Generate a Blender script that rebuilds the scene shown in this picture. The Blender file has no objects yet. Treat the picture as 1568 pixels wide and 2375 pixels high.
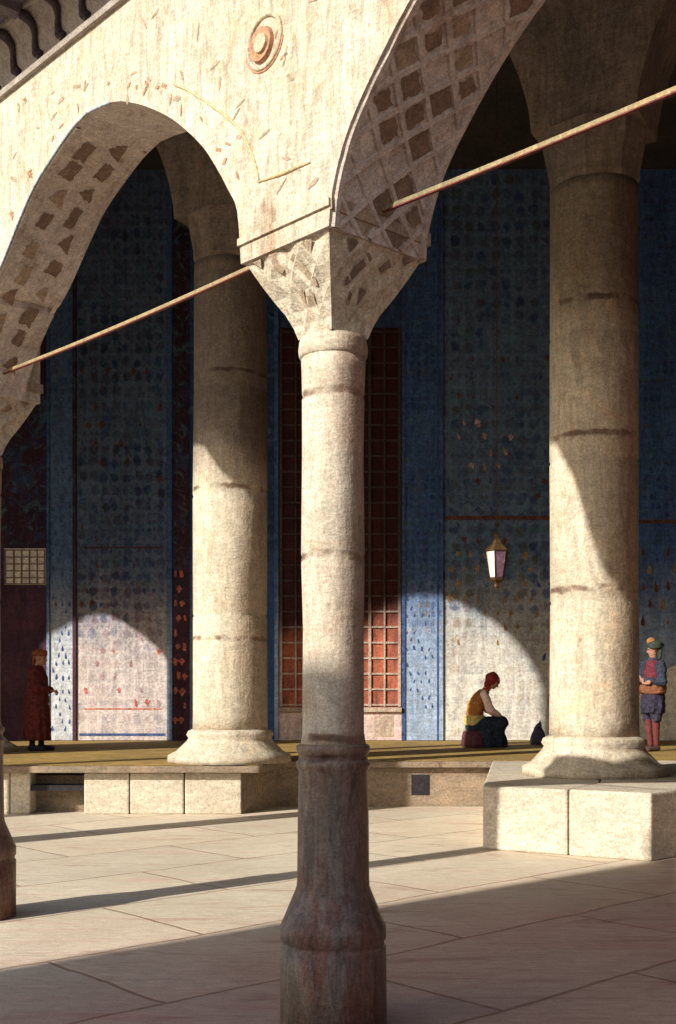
import bpy, bmesh, math, random
from mathutils import Vector, Matrix, noise
random.seed(7)
R = math.radians
col = bpy.context.scene.collection
scn = bpy.context.scene

# ------------------------------------------------------------------ frames
D1 = Vector((-.679, .734, 0))          # along the front arcade, away to the left
D2 = Vector((.734, .679, 0))           # into the building
C0 = Vector((-.040, 5.06, 0))          # near corner of the middle pier
def F(t, w, z): return C0 + D1 * t + D2 * w + Vector((0, 0, z))
WY = 22.1                              # depth of the tiled wall
FP = 2697.0
def WX(X): return (X - 784) / FP * WY
def WZ(y): return 1.6 + (1600 - y) / FP * WY

# ------------------------------------------------------------------ mesh builder
FOLDS = {'robe': 1.0, 'trousers': .9, 'jacket': .8, 'breeches': .9, 'waistcoat': .6, 'sleeves': .6, 'turban': .5, 'headcloth': .5, 'sash': .5, 'cloth_bundle': .8}
def fold_tex(name):
    t = bpy.data.textures.get('fold_noise')
    if t is None:
        t = bpy.data.textures.new('fold_noise', 'CLOUDS'); t.noise_scale = .09; t.noise_depth = 2
    return t
def fold_ref(k): return None
class MB:
    def __init__(s): s.v = []; s.f = []; s.m = []; s.sm = []
    def add(s, vs, fs, mi=0, smooth=False):
        b = len(s.v); s.v += [tuple(v) for v in vs]
        for f in fs: s.f.append([b + i for i in f]); s.m.append(mi); s.sm.append(smooth)
    def quad(s, a, b, c, d, mi=0): s.add([a, b, c, d], [(0, 1, 2, 3)], mi)
    def box(s, x0, x1, y0, y1, z0, z1, mi=0, fr=None):
        fr = fr or (lambda x, y, z: Vector((x, y, z)))
        p = [fr(x, y, z) for z in (z0, z1) for y in (y0, y1) for x in (x0, x1)]
        s.add(p, [(0, 2, 3, 1), (4, 5, 7, 6), (0, 1, 5, 4), (2, 6, 7, 3), (0, 4, 6, 2), (1, 3, 7, 5)], mi)
    def prism(s, pts, z0, z1, mi=0):
        n = len(pts); v = [(x, y, z0) for x, y in pts] + [(x, y, z1) for x, y in pts]
        s.add(v, [tuple(range(n))[::-1], tuple(range(n, 2 * n))] + [(i, (i + 1) % n, n + (i + 1) % n, n + i) for i in range(n)], mi)
    def lathe(s, c, prof, n=48, mi=0, smooth=True, rot=0, wob=0):
        v = []
        for r, z in prof:
            for k in range(n):
                a = rot + 2 * math.pi * k / n
                q = Vector((math.cos(a) * r, math.sin(a) * r, z))
                rr = 1 + wob * noise.noise(Vector((q.x * 3 + c[0] * 5, q.y * 3 + c[1], z * 2.2)))
                v.append((c[0] + q.x * rr, c[1] + q.y * rr, c[2] + z))
        f = []
        for i in range(len(prof) - 1):
            for k in range(n):
                f.append((i * n + k, i * n + (k + 1) % n, (i + 1) * n + (k + 1) % n, (i + 1) * n + k))
        f.append(tuple(range(n))[::-1]); f.append(tuple((len(prof) - 1) * n + k for k in range(n)))
        s.add(v, f, mi, smooth)
    def tube(s, pts, r, n=8, mi=0, cap=True, smooth=True):
        pts = [Vector(p) for p in pts]; N = len(pts)
        rs = r if isinstance(r, (list, tuple)) else [r] * N
        v = []; last = None
        for i, p in enumerate(pts):
            d = (pts[min(i + 1, N - 1)] - pts[max(i - 1, 0)])
            if d.length < 1e-9: d = Vector((0, 0, 1))
            d.normalize()
            if last is None:
                a = Vector((0, 0, 1)) if abs(d.z) < .9 else Vector((1, 0, 0))
                u = d.cross(a).normalized()
            else: u = (last - d * last.dot(d)).normalized()
            last = u; w = d.cross(u)
            for k in range(n):
                t = 2 * math.pi * k / n
                v.append(p + (u * math.cos(t) + w * math.sin(t)) * rs[i])
        f = [(i * n + k, i * n + (k + 1) % n, (i + 1) * n + (k + 1) % n, (i + 1) * n + k) for i in range(N - 1) for k in range(n)]
        if cap: f += [tuple(range(n))[::-1], tuple((N - 1) * n + k for k in range(n))]
        s.add(v, f, mi, smooth)
    def ball(s, c, r, mi=0, n=16, m=10, rot=None):
        r = r if isinstance(r, (list, tuple)) else (r, r, r)
        v = []; c = Vector(c); rot = rot or Matrix.Identity(3)
        for i in range(m + 1):
            th = math.pi * (i + .001) / (m + .002)
            for k in range(n):
                a = 2 * math.pi * k / n
                v.append(c + rot @ Vector((r[0] * math.sin(th) * math.cos(a), r[1] * math.sin(th) * math.sin(a), r[2] * math.cos(th))))
        f = [(i * n + k, (i + 1) * n + k, (i + 1) * n + (k + 1) % n, i * n + (k + 1) % n) for i in range(m) for k in range(n)]
        f += [tuple(range(n)), tuple(m * n + k for k in range(n))[::-1]]
        s.add(v, f, mi, True)
    def caps(s, a, b, ra, rb, mi=0):
        a = Vector(a); b = Vector(b)
        s.tube([a + (b - a) * q for q in (0, .25, .5, .75, 1)], [ra + (rb - ra) * q for q in (0, .25, .5, .75, 1)], 12, mi)
        s.ball(a, ra, mi, 12, 8); s.ball(b, rb, mi, 12, 8)
    def rings(s, rs, n=40, mi=0, fold=0, fn=9, seed=0):
        # rs: (cx, cy, cz, rx, ry)
        v = []
        for (cx, cy, cz, rx, ry) in rs:
            for k in range(n):
                a = 2 * math.pi * k / n
                q = 1 + fold * (rs[0][2] < 9) * math.sin(a * fn + seed + cz * 2) * max(0, min(1, (rs[-1][2] - cz) / max(.01, rs[-1][2] - rs[0][2])))
                v.append((cx + rx * math.cos(a) * q, cy + ry * math.sin(a) * q, cz))
        f = [(i * n + k, i * n + (k + 1) % n, (i + 1) * n + (k + 1) % n, (i + 1) * n + k) for i in range(len(rs) - 1) for k in range(n)]
        f += [tuple(range(n))[::-1], tuple((len(rs) - 1) * n + k for k in range(n))]
        s.add(v, f, mi, True)
    def curtain(s, L, w0, w1, fr, mi=0, mu=None):
        # L: (t, zlow, ztop); equal t in a row makes a vertical jamb
        mu = mi if mu is None else mu
        for (a, al, ah), (b, bl, bh) in zip(L, L[1:]):
            if abs(a - b) < 1e-6:
                lo, hi = min(al, bl), max(al, bl)
                if hi - lo > 1e-6: s.quad(fr(a, w0, lo), fr(a, w1, lo), fr(a, w1, hi), fr(a, w0, hi), mu)
                lo, hi = min(ah, bh), max(ah, bh)
                if hi - lo > 1e-6: s.quad(fr(a, w0, lo), fr(a, w1, lo), fr(a, w1, hi), fr(a, w0, hi), mi)
                continue
            s.quad(fr(a, w0, al), fr(b, w0, bl), fr(b, w0, bh), fr(a, w0, ah), mi)
            s.quad(fr(a, w1, al), fr(b, w1, bl), fr(b, w1, bh), fr(a, w1, ah), mi)
            s.quad(fr(a, w0, al), fr(a, w1, al), fr(b, w1, bl), fr(b, w0, bl), mu)
            s.quad(fr(a, w0, ah), fr(a, w1, ah), fr(b, w1, bh), fr(b, w0, bh), mi)
        for (a, al, ah) in (L[0], L[-1]): s.quad(fr(a, w0, al), fr(a, w1, al), fr(a, w1, ah), fr(a, w0, ah), mi)
    def build(s, name, mats, parent=None, fix=True, origin=None, remesh=None, bevel=None):
        me = bpy.data.meshes.new(name)
        o0 = Vector(origin) if origin is not None else Vector((0, 0, 0))
        me.from_pydata([tuple(Vector(p) - o0) for p in s.v], [], s.f)
        mats = mats if isinstance(mats, (list, tuple)) else [mats]
        for m in mats: me.materials.append(m)
        for p, mi, sm in zip(me.polygons, s.m, s.sm): p.material_index = mi; p.use_smooth = sm
        if fix:
            bm = bmesh.new(); bm.from_mesh(me)
            bmesh.ops.recalc_face_normals(bm, faces=bm.faces)
            bm.to_mesh(me); bm.free()
        o = bpy.data.objects.new(name, me); col.objects.link(o); o.location = o0
        if parent is not None:
            o.parent = parent; q = Vector((0, 0, 0)); pp = parent
            while pp is not None: q += pp.location; pp = pp.parent
            o.location = o0 - q
        if remesh:
            r = o.modifiers.new('remesh', 'REMESH'); r.mode = 'VOXEL'; r.voxel_size = remesh; r.use_smooth_shade = True
            q = o.modifiers.new('smooth', 'SMOOTH'); q.factor = .6; q.iterations = 3
            if name in FOLDS:
                d = o.modifiers.new('folds', 'DISPLACE'); d.texture = fold_tex(name); d.strength = .05 * FOLDS[name]; d.mid_level = .5; d.texture_coords = 'LOCAL'
        if bevel:
            b = o.modifiers.new('bevel', 'BEVEL'); b.width = bevel; b.segments = 2; b.limit_method = 'ANGLE'; b.angle_limit = R(40)
        return o

def tag(o, label=None, cat=None, group=None, kind=None):
    if label: o['label'] = label
    if cat: o['category'] = cat
    if group: o['group'] = group
    if kind: o['kind'] = kind
    return o
def empty(name, loc):
    o = bpy.data.objects.new(name, None); col.objects.link(o); o.location = loc; o.empty_display_size = .2
    return o
def copy_tree(o, parent=None):
    c = o.copy(); col.objects.link(c)
    if parent is not None: c.parent = parent
    for ch in list(o.children): copy_tree(ch, c)
    return c

# ------------------------------------------------------------------ materials
class NT:
    def __init__(s, name):
        s.mat = bpy.data.materials.new(name); s.mat.use_nodes = True
        s.t = s.mat.node_tree; s.n = s.t.nodes; s.l = s.t.links
        s.b = s.n['Principled BSDF']; s.b.inputs['Specular IOR Level'].default_value = .25
        s.tc = s.n.new('ShaderNodeTexCoord')
        s.geo = s.n.new('ShaderNodeNewGeometry')
    def lk(s, a, b): s.l.new(a, b)
    def mapn(s, scale=(1, 1, 1), rot=(0, 0, 0), loc=(0, 0, 0), src=None):
        m = s.n.new('ShaderNodeMapping'); m.inputs['Scale'].default_value = scale; m.inputs['Rotation'].default_value = rot
        m.inputs['Location'].default_value = loc
        s.lk(src or s.geo.outputs['Position'], m.inputs['Vector']); return m.outputs[0]
    def noise(s, scale, vec=None, detail=4, rough=.6, dist=0):
        n = s.n.new('ShaderNodeTexNoise'); n.inputs['Scale'].default_value = scale; n.inputs['Detail'].default_value = detail
        n.inputs['Roughness'].default_value = rough; n.inputs['Distortion'].default_value = dist
        s.lk(vec or s.geo.outputs['Position'], n.inputs['Vector']); return n.outputs['Fac']
    def ramp(s, fac, a, b, lo=0, hi=1):
        m = s.n.new('ShaderNodeMapRange'); m.interpolation_type = 'SMOOTHSTEP'
        m.inputs['From Min'].default_value = a; m.inputs['From Max'].default_value = b
        m.inputs['To Min'].default_value = lo; m.inputs['To Max'].default_value = hi
        s.lk(fac, m.inputs['Value']); return m.outputs[0]
    def math(s, op, a, b=None, clamp=False):
        m = s.n.new('ShaderNodeMath'); m.operation = op; m.use_clamp = clamp
        for i, q in enumerate((a, b)):
            if q is None: continue
            if isinstance(q, (int, float)): m.inputs[i].default_value = q
            else: s.lk(q, m.inputs[i])
        return m.outputs[0]
    def mix(s, fac, a, b, mode='MIX'):
        m = s.n.new('ShaderNodeMix'); m.data_type = 'RGBA'; m.blend_type = mode
        for i, q in ((0, fac), (6, a), (7, b)):
            if isinstance(q, (int, float)): m.inputs[i].default_value = q
            elif isinstance(q, tuple): m.inputs[i].default_value = (*q, 1) if len(q) == 3 else q
            else: s.lk(q, m.inputs[i])
        return m.outputs[2]

def stone(name, c1, c2, stain, px=.005, stainlo=.58, streak=.5, rough=.85, joints=(), bump=.36, vert=True, warm=None, jw=.03, speck=.8, zr=None, tile=None, side=0):
    """mottled, hand-worked stone / plaster: broad patches, brush-like streaks, fine speckle; px = metres per picture pixel"""
    n = NT(name)
    big = n.noise(.9, detail=5, dist=.6)
    c = n.mix(n.ramp(big, .35, .65), c1, c2)
    if warm: c = n.mix(n.ramp(n.noise(1.7, n.mapn(loc=(7, 3, 1)), 4, .65, 1.2), .5, .75, 0, .8), c, warm)
    # streaks
    sc = (1 / px * .10, 1 / px * .10, 1 / px * .022) if vert else (1 / px * .03, 1 / px * .10, 1 / px * .10)
    st = n.noise(1, n.mapn(sc), 3, .7, 1.0)
    k = 1 - .38 * streak; k2 = 1 + .25 * streak
    v = n.ramp(st, .25, .75, k, k2)
    br = n.noise(1, n.mapn((1 / px * .05, 1 / px * .05, 1 / px * .14), rot=(.5, .6, .3)), 3, .65, 1.5)
    v = n.math('MULTIPLY', v, n.ramp(br, .25, .75, .86, 1.14))
    # canvas-scale speckle
    sp = n.noise(1 / px * .45, detail=2, rough=.7)
    v = n.math('MULTIPLY', v, n.ramp(sp, .25, .75, 1 - .3 * speck, 1 + .28 * speck))
    if tile:
        (cw, ch, cA, cB, cC, cov, amt) = tile
        sz_ = n.n.new('ShaderNodeSeparateXYZ'); n.lk(n.geo.outputs['Position'], sz_.inputs[0])
        fade = n.ramp(sz_.outputs['Z'], 2.0, 3.6, .32, 1)
        for ax in ('X', 'Z'):
            fr_ = n.math('FRACT', n.math('ADD', n.math('MULTIPLY', sz_.outputs[ax], 1 / .26), 50.2))
            c = n.mix(n.ramp(n.math('ABSOLUTE', n.math('SUBTRACT', fr_, .5)), .45, .49, 0, .18), c, (.16, .17, .20))
        for (sx_, off, th) in ((1.0, 0, .36), (1.9, 3.3, .30)):
            vo = n.n.new('ShaderNodeTexVoronoi'); vo.inputs['Randomness'].default_value = .30; vo.inputs['Scale'].default_value = 1
            wv = n.n.new('ShaderNodeVectorMath'); wv.operation = 'ADD'
            nv_ = n.n.new('ShaderNodeTexNoise'); nv_.inputs['Scale'].default_value = 9; n.lk(n.geo.outputs['Position'], nv_.inputs['Vector'])
            sc_ = n.n.new('ShaderNodeVectorMath'); sc_.operation = 'SCALE'; n.lk(nv_.outputs['Color'], sc_.inputs[0]); sc_.inputs['Scale'].default_value = .5
            n.lk(n.mapn((sx_ / cw, 0, sx_ / ch), loc=(off, 0, off)), wv.inputs[0]); n.lk(sc_.outputs[0], wv.inputs[1])
            n.lk(wv.outputs[0], vo.inputs['Vector'])
            m_ = n.ramp(vo.outputs['Distance'], th * .7, th * 1.25, 1, 0)
            sp_ = n.n.new('ShaderNodeSeparateColor'); n.lk(vo.outputs['Color'], sp_.inputs[0])
            hu = n.ramp(sp_.outputs[0], .45, .55); hv = n.ramp(sp_.outputs[1], .72, .78)
            mc = n.mix(hv, n.mix(hu, cA, cB), cC)
            on = n.ramp(sp_.outputs[2], 1 - cov - .02, 1 - cov + .02)
            patch = n.ramp(n.noise(.9, n.mapn(loc=(off, 2, 5)), 3), .38, .58, .35, 1)
            c = n.mix(n.math('MULTIPLY', n.math('MULTIPLY', m_, on), n.math('MULTIPLY', n.math('MULTIPLY', patch, fade), amt if sx_ == 1 else amt * .6)), c, mc)
    # stains
    s1 = n.noise(1, n.mapn((3.2, 3.2, 1.3)), 7, .72, .8)
    c = n.mix(n.ramp(s1, stainlo, stainlo + .14, 0, .75), c, stain)
    s2 = n.noise(14, n.mapn((1, 1, .6)), 5, .7, 1.5)
    c = n.mix(n.ramp(s2, .60, .72, 0, .7), c, stain)
    vn = n.noise(1, n.mapn((2.1, 2.1, 1.1), loc=(4, 1, 9)), 7, .75, 2.2)
    c = n.mix(n.ramp(n.math('ABSOLUTE', n.math('SUBTRACT', vn, .5)), 0, .012, .38, 0), c, stain)
    jn = None
    if joints:
        sx = n.n.new('ShaderNodeSeparateXYZ'); n.lk(n.geo.outputs['Position'], sx.inputs[0])
        wob = n.math('MULTIPLY', n.math('SUBTRACT', n.noise(5, detail=3), .5), jw * 2.2)
        z = n.math('ADD', sx.outputs['Z'], wob)
        tot = None
        for jz in joints:
            d = n.math('ABSOLUTE', n.math('SUBTRACT', z, jz))
            g = n.ramp(d, jw * .25, jw, 1, 0)
            tot = g if tot is None else n.math('MAXIMUM', tot, g)
        jm = n.math('MULTIPLY', tot, n.ramp(n.noise(3.3, detail=3), .38, .6))
        # rust runs below joints
        c = n.mix(n.math('MULTIPLY', jm, .85), c, (stain[0] * .35, stain[1] * .3, stain[2] * .3))
        jn = jm
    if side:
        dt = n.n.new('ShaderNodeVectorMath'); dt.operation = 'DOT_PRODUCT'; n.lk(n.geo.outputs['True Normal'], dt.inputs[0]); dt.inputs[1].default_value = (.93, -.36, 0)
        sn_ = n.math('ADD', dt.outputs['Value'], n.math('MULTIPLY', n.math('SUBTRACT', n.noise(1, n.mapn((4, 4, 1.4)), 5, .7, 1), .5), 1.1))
        c = n.mix(n.ramp(sn_, .35, 1.0, 0, side), c, (stain[0] * .8, stain[1] * .85, stain[2] * .9))  # right-facing sides browned: form shade put into the colour, broken by noise
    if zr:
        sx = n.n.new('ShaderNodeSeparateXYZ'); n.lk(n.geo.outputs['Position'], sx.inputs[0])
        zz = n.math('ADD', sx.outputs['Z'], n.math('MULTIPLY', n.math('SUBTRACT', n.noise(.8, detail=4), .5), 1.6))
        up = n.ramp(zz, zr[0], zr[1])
        c = n.mix(up, c, n.mix(1.0, c, zr[2], 'MULTIPLY'))  # multiplies the upper part darker: shade put into the colour
        if px > .015 and zr[2][2] > .38:
            for (mc_, sc_2, lo_, off_) in (((.07, .17, .20), 3.2, .52, 1), ((.12, .07, .17), 4.1, .56, 7), ((.17, .09, .05), 5.3, .60, 13), ((.03, .07, .18), 2.6, .52, 19)):
                mm = n.ramp(n.noise(1, n.mapn((sc_2, sc_2, sc_2 * .8), loc=(off_, off_, off_)), 6, .75, 1.5), lo_, lo_ + .10, 0, .55)
                c = n.mix(n.math('MULTIPLY', mm, up), c, mc_)
    cc = n.n.new('ShaderNodeVectorMath'); cc.operation = 'SCALE'; n.lk(c, cc.inputs[0]); n.lk(v, cc.inputs['Scale'])
    n.lk(cc.outputs[0], n.b.inputs['Base Color'])
    n.b.inputs['Roughness'].default_value = rough
    h = n.math('ADD', n.math('MULTIPLY', st, .6), n.math('MULTIPLY', br, .8))
    h = n.math('ADD', h, n.math('MULTIPLY', n.noise(1 / px * .25, detail=3), .5))
    if jn is not None: h = n.math('SUBTRACT', h, jn)
    bm = n.n.new('ShaderNodeBump'); bm.inputs['Strength'].default_value = bump; bm.inputs['Distance'].default_value = px * 3
    n.lk(h, bm.inputs['Height']); n.lk(bm.outputs[0], n.b.inputs['Normal'])
    return n.mat

def plain(name, c, rough=.7, px=.012, var=.35, metal=0):
    n = NT(name)
    v = n.ramp(n.noise(1 / px * .22, detail=4, rough=.7, dist=.8), .25, .75, 1 - var, 1 + var)
    v = n.math('MULTIPLY', v, n.ramp(n.noise(1 / px * .5, detail=2), .3, .7, 1 - var * .6, 1 + var * .6))
    cc = n.n.new('ShaderNodeVectorMath'); cc.operation = 'SCALE'; cc.inputs[0].default_value = c; n.lk(v, cc.inputs['Scale'])
    n.lk(cc.outputs[0], n.b.inputs['Base Color']); n.b.inputs['Roughness'].default_value = rough
    n.b.inputs['Metallic'].default_value = metal
    bm = n.n.new('ShaderNodeBump'); bm.inputs['Strength'].default_value = .3; bm.inputs['Distance'].default_value = px
    n.lk(v, bm.inputs['Height']); n.lk(bm.outputs[0], n.b.inputs['Normal'])
    return n.mat

M = {}
M['plaster'] = stone('sunlit_plaster', (.57, .50, .39), (.50, .43, .32), (.33, .21, .13), px=.0045, stainlo=.53, streak=.9, warm=(.50, .39, .25), bump=.5)
M['soffit'] = stone('arch_soffit_stone', (.62, .54, .46), (.50, .42, .36), (.30, .20, .14), px=.0045, stainlo=.52, streak=.6)
M['soffit_mark'] = stone('soffit_brown_stone', (.25, .16, .11), (.19, .13, .09), (.36, .22, .12), px=.0045, streak=.8)
M['soffit_mark2'] = stone('soffit_ochre_stone', (.42, .31, .20), (.33, .25, .18), (.24, .15, .09), px=.0045, streak=.8)
M['mark_shade'] = plain('faded_mark_and_groove_shade', (.33, .25, .17), px=.005, var=.4)  # brown for facade marks and for shade painted as capital grooves
M['rust_mark'] = plain('faded_rust_paint', (.40, .21, .12), px=.005, var=.4)
M['ochre'] = plain('ochre_moulding', (.52, .39, .22), px=.005, var=.3)
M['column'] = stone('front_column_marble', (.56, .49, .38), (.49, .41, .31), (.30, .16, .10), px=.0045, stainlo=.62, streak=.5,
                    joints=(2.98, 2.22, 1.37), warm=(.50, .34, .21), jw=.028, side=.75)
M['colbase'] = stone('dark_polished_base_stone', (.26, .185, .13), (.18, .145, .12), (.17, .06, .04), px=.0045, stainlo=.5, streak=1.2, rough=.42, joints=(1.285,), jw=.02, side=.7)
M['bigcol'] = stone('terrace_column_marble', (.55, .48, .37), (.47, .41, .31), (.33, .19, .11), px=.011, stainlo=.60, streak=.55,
                    joints=(2.28, 4.27, 5.8), warm=(.58, .45, .30), jw=.045, zr=(3.9, 5.2, (.30, .28, .29)), side=.5)  # zr dims the upper shaft: portico shade painted into the marble
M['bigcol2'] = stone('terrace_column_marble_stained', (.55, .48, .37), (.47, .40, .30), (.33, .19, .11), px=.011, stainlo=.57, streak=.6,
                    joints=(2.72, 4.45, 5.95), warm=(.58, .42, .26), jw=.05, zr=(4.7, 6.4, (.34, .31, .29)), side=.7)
M['inner'] = stone('inner_arcade_stone', (.20, .15, .11), (.14, .11, .09), (.10, .07, .05), px=.012, streak=.8)
M['outer'] = stone('blocker_stone', (.35, .30, .24), (.28, .24, .19), (.2, .14, .1), px=.012)
M['ceiling'] = stone('dark_ceiling_wood', (.07, .055, .05), (.05, .045, .045), (.04, .03, .03), px=.012)
M['block'] = stone('cream_limestone_block', (.57, .50, .39), (.50, .43, .33), (.40, .26, .16), px=.011, stainlo=.66, streak=.3, vert=False)
M['terrwall'] = stone('brown_terrace_stone', (.30, .22, .15), (.22, .17, .12), (.13, .07, .05), px=.012, stainlo=.55, vert=False)
M['mat'] = stone('straw_matting', (.38, .25, .07), (.30, .20, .07), (.25, .08, .03), px=.013, stainlo=.60, streak=1, vert=False)
M['eave'] = stone('eave_boards', (.15, .12, .12), (.11, .09, .11), (.07, .05, .05), px=.006)
M['cove'] = stone('eave_cove', (.33, .29, .25), (.26, .22, .19), (.16, .11, .08), px=.006)
M['bracket'] = plain('dark_scroll_wood', (.04, .025, .03), px=.006)
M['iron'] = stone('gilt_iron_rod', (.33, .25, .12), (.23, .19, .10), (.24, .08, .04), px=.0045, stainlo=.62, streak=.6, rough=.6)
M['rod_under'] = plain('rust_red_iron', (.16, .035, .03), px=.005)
M['dark'] = plain('dark_void', (.02, .017, .02), px=.02)

# ------------------------------------------------------------------ ground
def ground_mat():
    n = NT('pavement_slabs')
    rotm = n.mapn(rot=(0, 0, R(-42.8)))
    bt = n.n.new('ShaderNodeTexBrick'); wn = n.n.new('ShaderNodeTexNoise'); wn.inputs['Scale'].default_value = 1.6; wn.inputs['Detail'].default_value = 5; n.lk(n.geo.outputs['Position'], wn.inputs['Vector'])
    ws = n.n.new('ShaderNodeVectorMath'); ws.operation = 'SCALE'; n.lk(wn.outputs['Color'], ws.inputs[0]); ws.inputs['Scale'].default_value = .10
    wa = n.n.new('ShaderNodeVectorMath'); wa.operation = 'ADD'; n.lk(rotm, wa.inputs[0]); n.lk(ws.outputs[0], wa.inputs[1]); n.lk(wa.outputs[0], bt.inputs['Vector'])
    bt.inputs['Scale'].default_value = 1; bt.inputs['Brick Width'].default_value = 2.3; bt.inputs['Row Height'].default_value = 1.25
    bt.inputs['Mortar Size'].default_value = .02; bt.inputs['Mortar Smooth'].default_value = .6
    bt.inputs['Color1'].default_value = (.92, .92, .92, 1); bt.inputs['Color2'].default_value = (1.06, 1.03, 1.0, 1); bt.inputs['Mortar'].default_value = (.62, .52, .47, 1)
    big = n.noise(.5, detail=5, dist=.8)
    c = n.mix(n.ramp(big, .35, .65), (.66, .58, .45), (.58, .50, .38))
    s1 = n.noise(1, n.mapn((.55, 3.0, 1), rot=(0, 0, R(8))), 6, .7, 1.2)
    c = n.mix(n.ramp(s1, .52, .68, 0, .55), c, (.60, .40, .32))
    s2 = n.noise(1, n.mapn((.8, 4.5, 1), rot=(0, 0, R(-38))), 5, .7, 1.0)
    c = n.mix(n.ramp(s2, .55, .66, 0, .6), c, (.42, .27, .20))
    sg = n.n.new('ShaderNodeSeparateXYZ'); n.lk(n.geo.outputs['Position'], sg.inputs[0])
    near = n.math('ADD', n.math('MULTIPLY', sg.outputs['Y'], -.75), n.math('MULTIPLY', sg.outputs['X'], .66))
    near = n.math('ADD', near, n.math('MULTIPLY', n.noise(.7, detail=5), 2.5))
    c = n.mix(n.ramp(near, -6.0, -3.4, 0, .8), c, n.mix(1.0, c, (.84, .58, .58), 'MULTIPLY'))  # reddish tint follows the cast-shadow edge: foreground shade put into the colour
    cr = n.noise(1, n.mapn((1.1, 1.1, 1)), 8, .75, 2.5)
    crk = n.ramp(n.math('ABSOLUTE', n.math('SUBTRACT', cr, .5)), 0, .006, .3, 0)
    c = n.mix(crk, c, (.22, .13, .09))
    c = n.mix(1.0, c, bt.outputs['Color'], 'MULTIPLY')
    st = n.noise(1, n.mapn((7, 26, 1), rot=(0, 0, R(-20))), 4, .7, 1.0)
    sp = n.noise(90, detail=2, rough=.7)
    v = n.math('MULTIPLY', n.ramp(st, .25, .75, .84, 1.14), n.ramp(sp, .25, .75, .85, 1.14))
    cc = n.n.new('ShaderNodeVectorMath'); cc.operation = 'SCALE'; n.lk(c, cc.inputs[0]); n.lk(v, cc.inputs['Scale'])
    n.lk(cc.outputs[0], n.b.inputs['Base Color']); n.b.inputs['Roughness'].default_value = .9
    bm = n.n.new('ShaderNodeBump'); bm.inputs['Strength'].default_value = .4; bm.inputs['Distance'].default_value = .015
    h = n.math('ADD', n.math('ADD', st, big), bt.outputs['Fac'] if False else n.math('MULTIPLY', bt.outputs['Fac'], -1.2))
    n.lk(h, bm.inputs['Height']); n.lk(bm.outputs[0], n.b.inputs['Normal'])
    return n.mat
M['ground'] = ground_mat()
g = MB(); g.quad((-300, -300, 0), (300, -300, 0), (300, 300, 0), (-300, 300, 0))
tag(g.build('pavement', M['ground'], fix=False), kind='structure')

# ------------------------------------------------------------------ front arcade
A = .62; B = 3.7; HS = (B - A) / 2
PROF = [(1.54, 3.62), (1.52, 3.76), (1.46, 3.92), (1.38, 4.05), (1.25, 4.20), (1.1, 4.35), (.9, 4.51), (.6, 4.69), (.3, 4.83), (.1, 4.905), (0, 4.935)]
def smoothprof(P, k=4):
    out = []
    for i in range(len(P) - 1):
        p0 = P[max(i - 1, 0)]; p1 = P[i]; p2 = P[i + 1]; p3 = P[min(i + 2, len(P) - 1)]
        for j in range(k):
            q = j / k
            out.append(tuple(.5 * ((2 * p1[a]) + (-p0[a] + p2[a]) * q + (2 * p0[a] - 5 * p1[a] + 4 * p2[a] - p3[a]) * q * q + (-p0[a] + 3 * p1[a] - 3 * p2[a] + p3[a]) * q ** 3) for a in (0, 1)))
    out.append(P[-1]); return out
SP = smoothprof(PROF)
SPL = smoothprof([(1.54, 3.62), (1.50, 3.72), (1.40, 3.86), (1.2, 4.06), (.913, 4.258), (.685, 4.463), (.468, 4.632), (.209, 4.751), (.036, 4.816), (-.13, 4.849)])
SPR = smoothprof([(1.54, 3.62), (1.512, 3.878), (1.444, 4.0), (1.341, 4.15), (1.235, 4.281), (1.089, 4.418), (.937, 4.538), (.739, 4.662), (.574, 4.746), (.445, 4.798), (.313, 4.828), (.13, 4.849)])
def prof_for(tc, side):
    if tc < 0: return SP
    return SPL if side > 0 else SPR
def archpts(tc):   # ascending t
    return [(tc - u, z) for u, z in prof_for(tc, -1)] + [(tc + u, z) for u, z in prof_for(tc, 1)[::-1][1:]]
TOP = 11.5
arc = empty('arcade_wall', F(0, .3, 0))
tag(arc, 'sunlit cream plaster arcade wall with pointed arches, a round boss and scroll cornice', 'arcade')
L = []
for n_ in (-2, -1, 0):
    tc = n_ * B + A + HS
    L += [(tc - HS - A, 3.62, TOP)]
    pts = archpts(tc)
    if n_ < 0: L += [(t, z, TOP) for t, z in pts]
    else:
        L += [(t, z, TOP) for t, z in pts if t < 3.28]
        z3 = [z for t, z in pts if t < 3.28][-1]
        L += [(3.28, z3 - .004, TOP)]
        lastpts = [(t, z) for t, z in pts if t >= 3.28]
AW = .50
kc = [i for i, q in enumerate(L) if abs(q[0] - A) < 1e-6][0]
w = MB(); w.curtain(L[:kc + 1], 0, A, F, 0, 1); w.curtain(L[kc:], 0, AW, F, 0, 1)
st = [(3.28, z3 - .004, 5.6)] + [(t, z, 5.6 - (t - 3.28) * 3.2) for t, z in lastpts] + [(B + .001, 3.62, 4.2), (B + A, 3.62, 4.15)]
w.curtain([q for q in st if q[0] <= B + 1e-6] + [(B, 3.62, 5.6 - (B - 3.28) * 3.2)], .001, AW - .001, F, 0, 1); w.curtain([(B, 3.62, 4.2), (B + A, 3.62, 4.15)], .001, A - .001, F, 0, 1)
w.build('arch_masonry', [M['plaster'], M['soffit']], arc)
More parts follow.
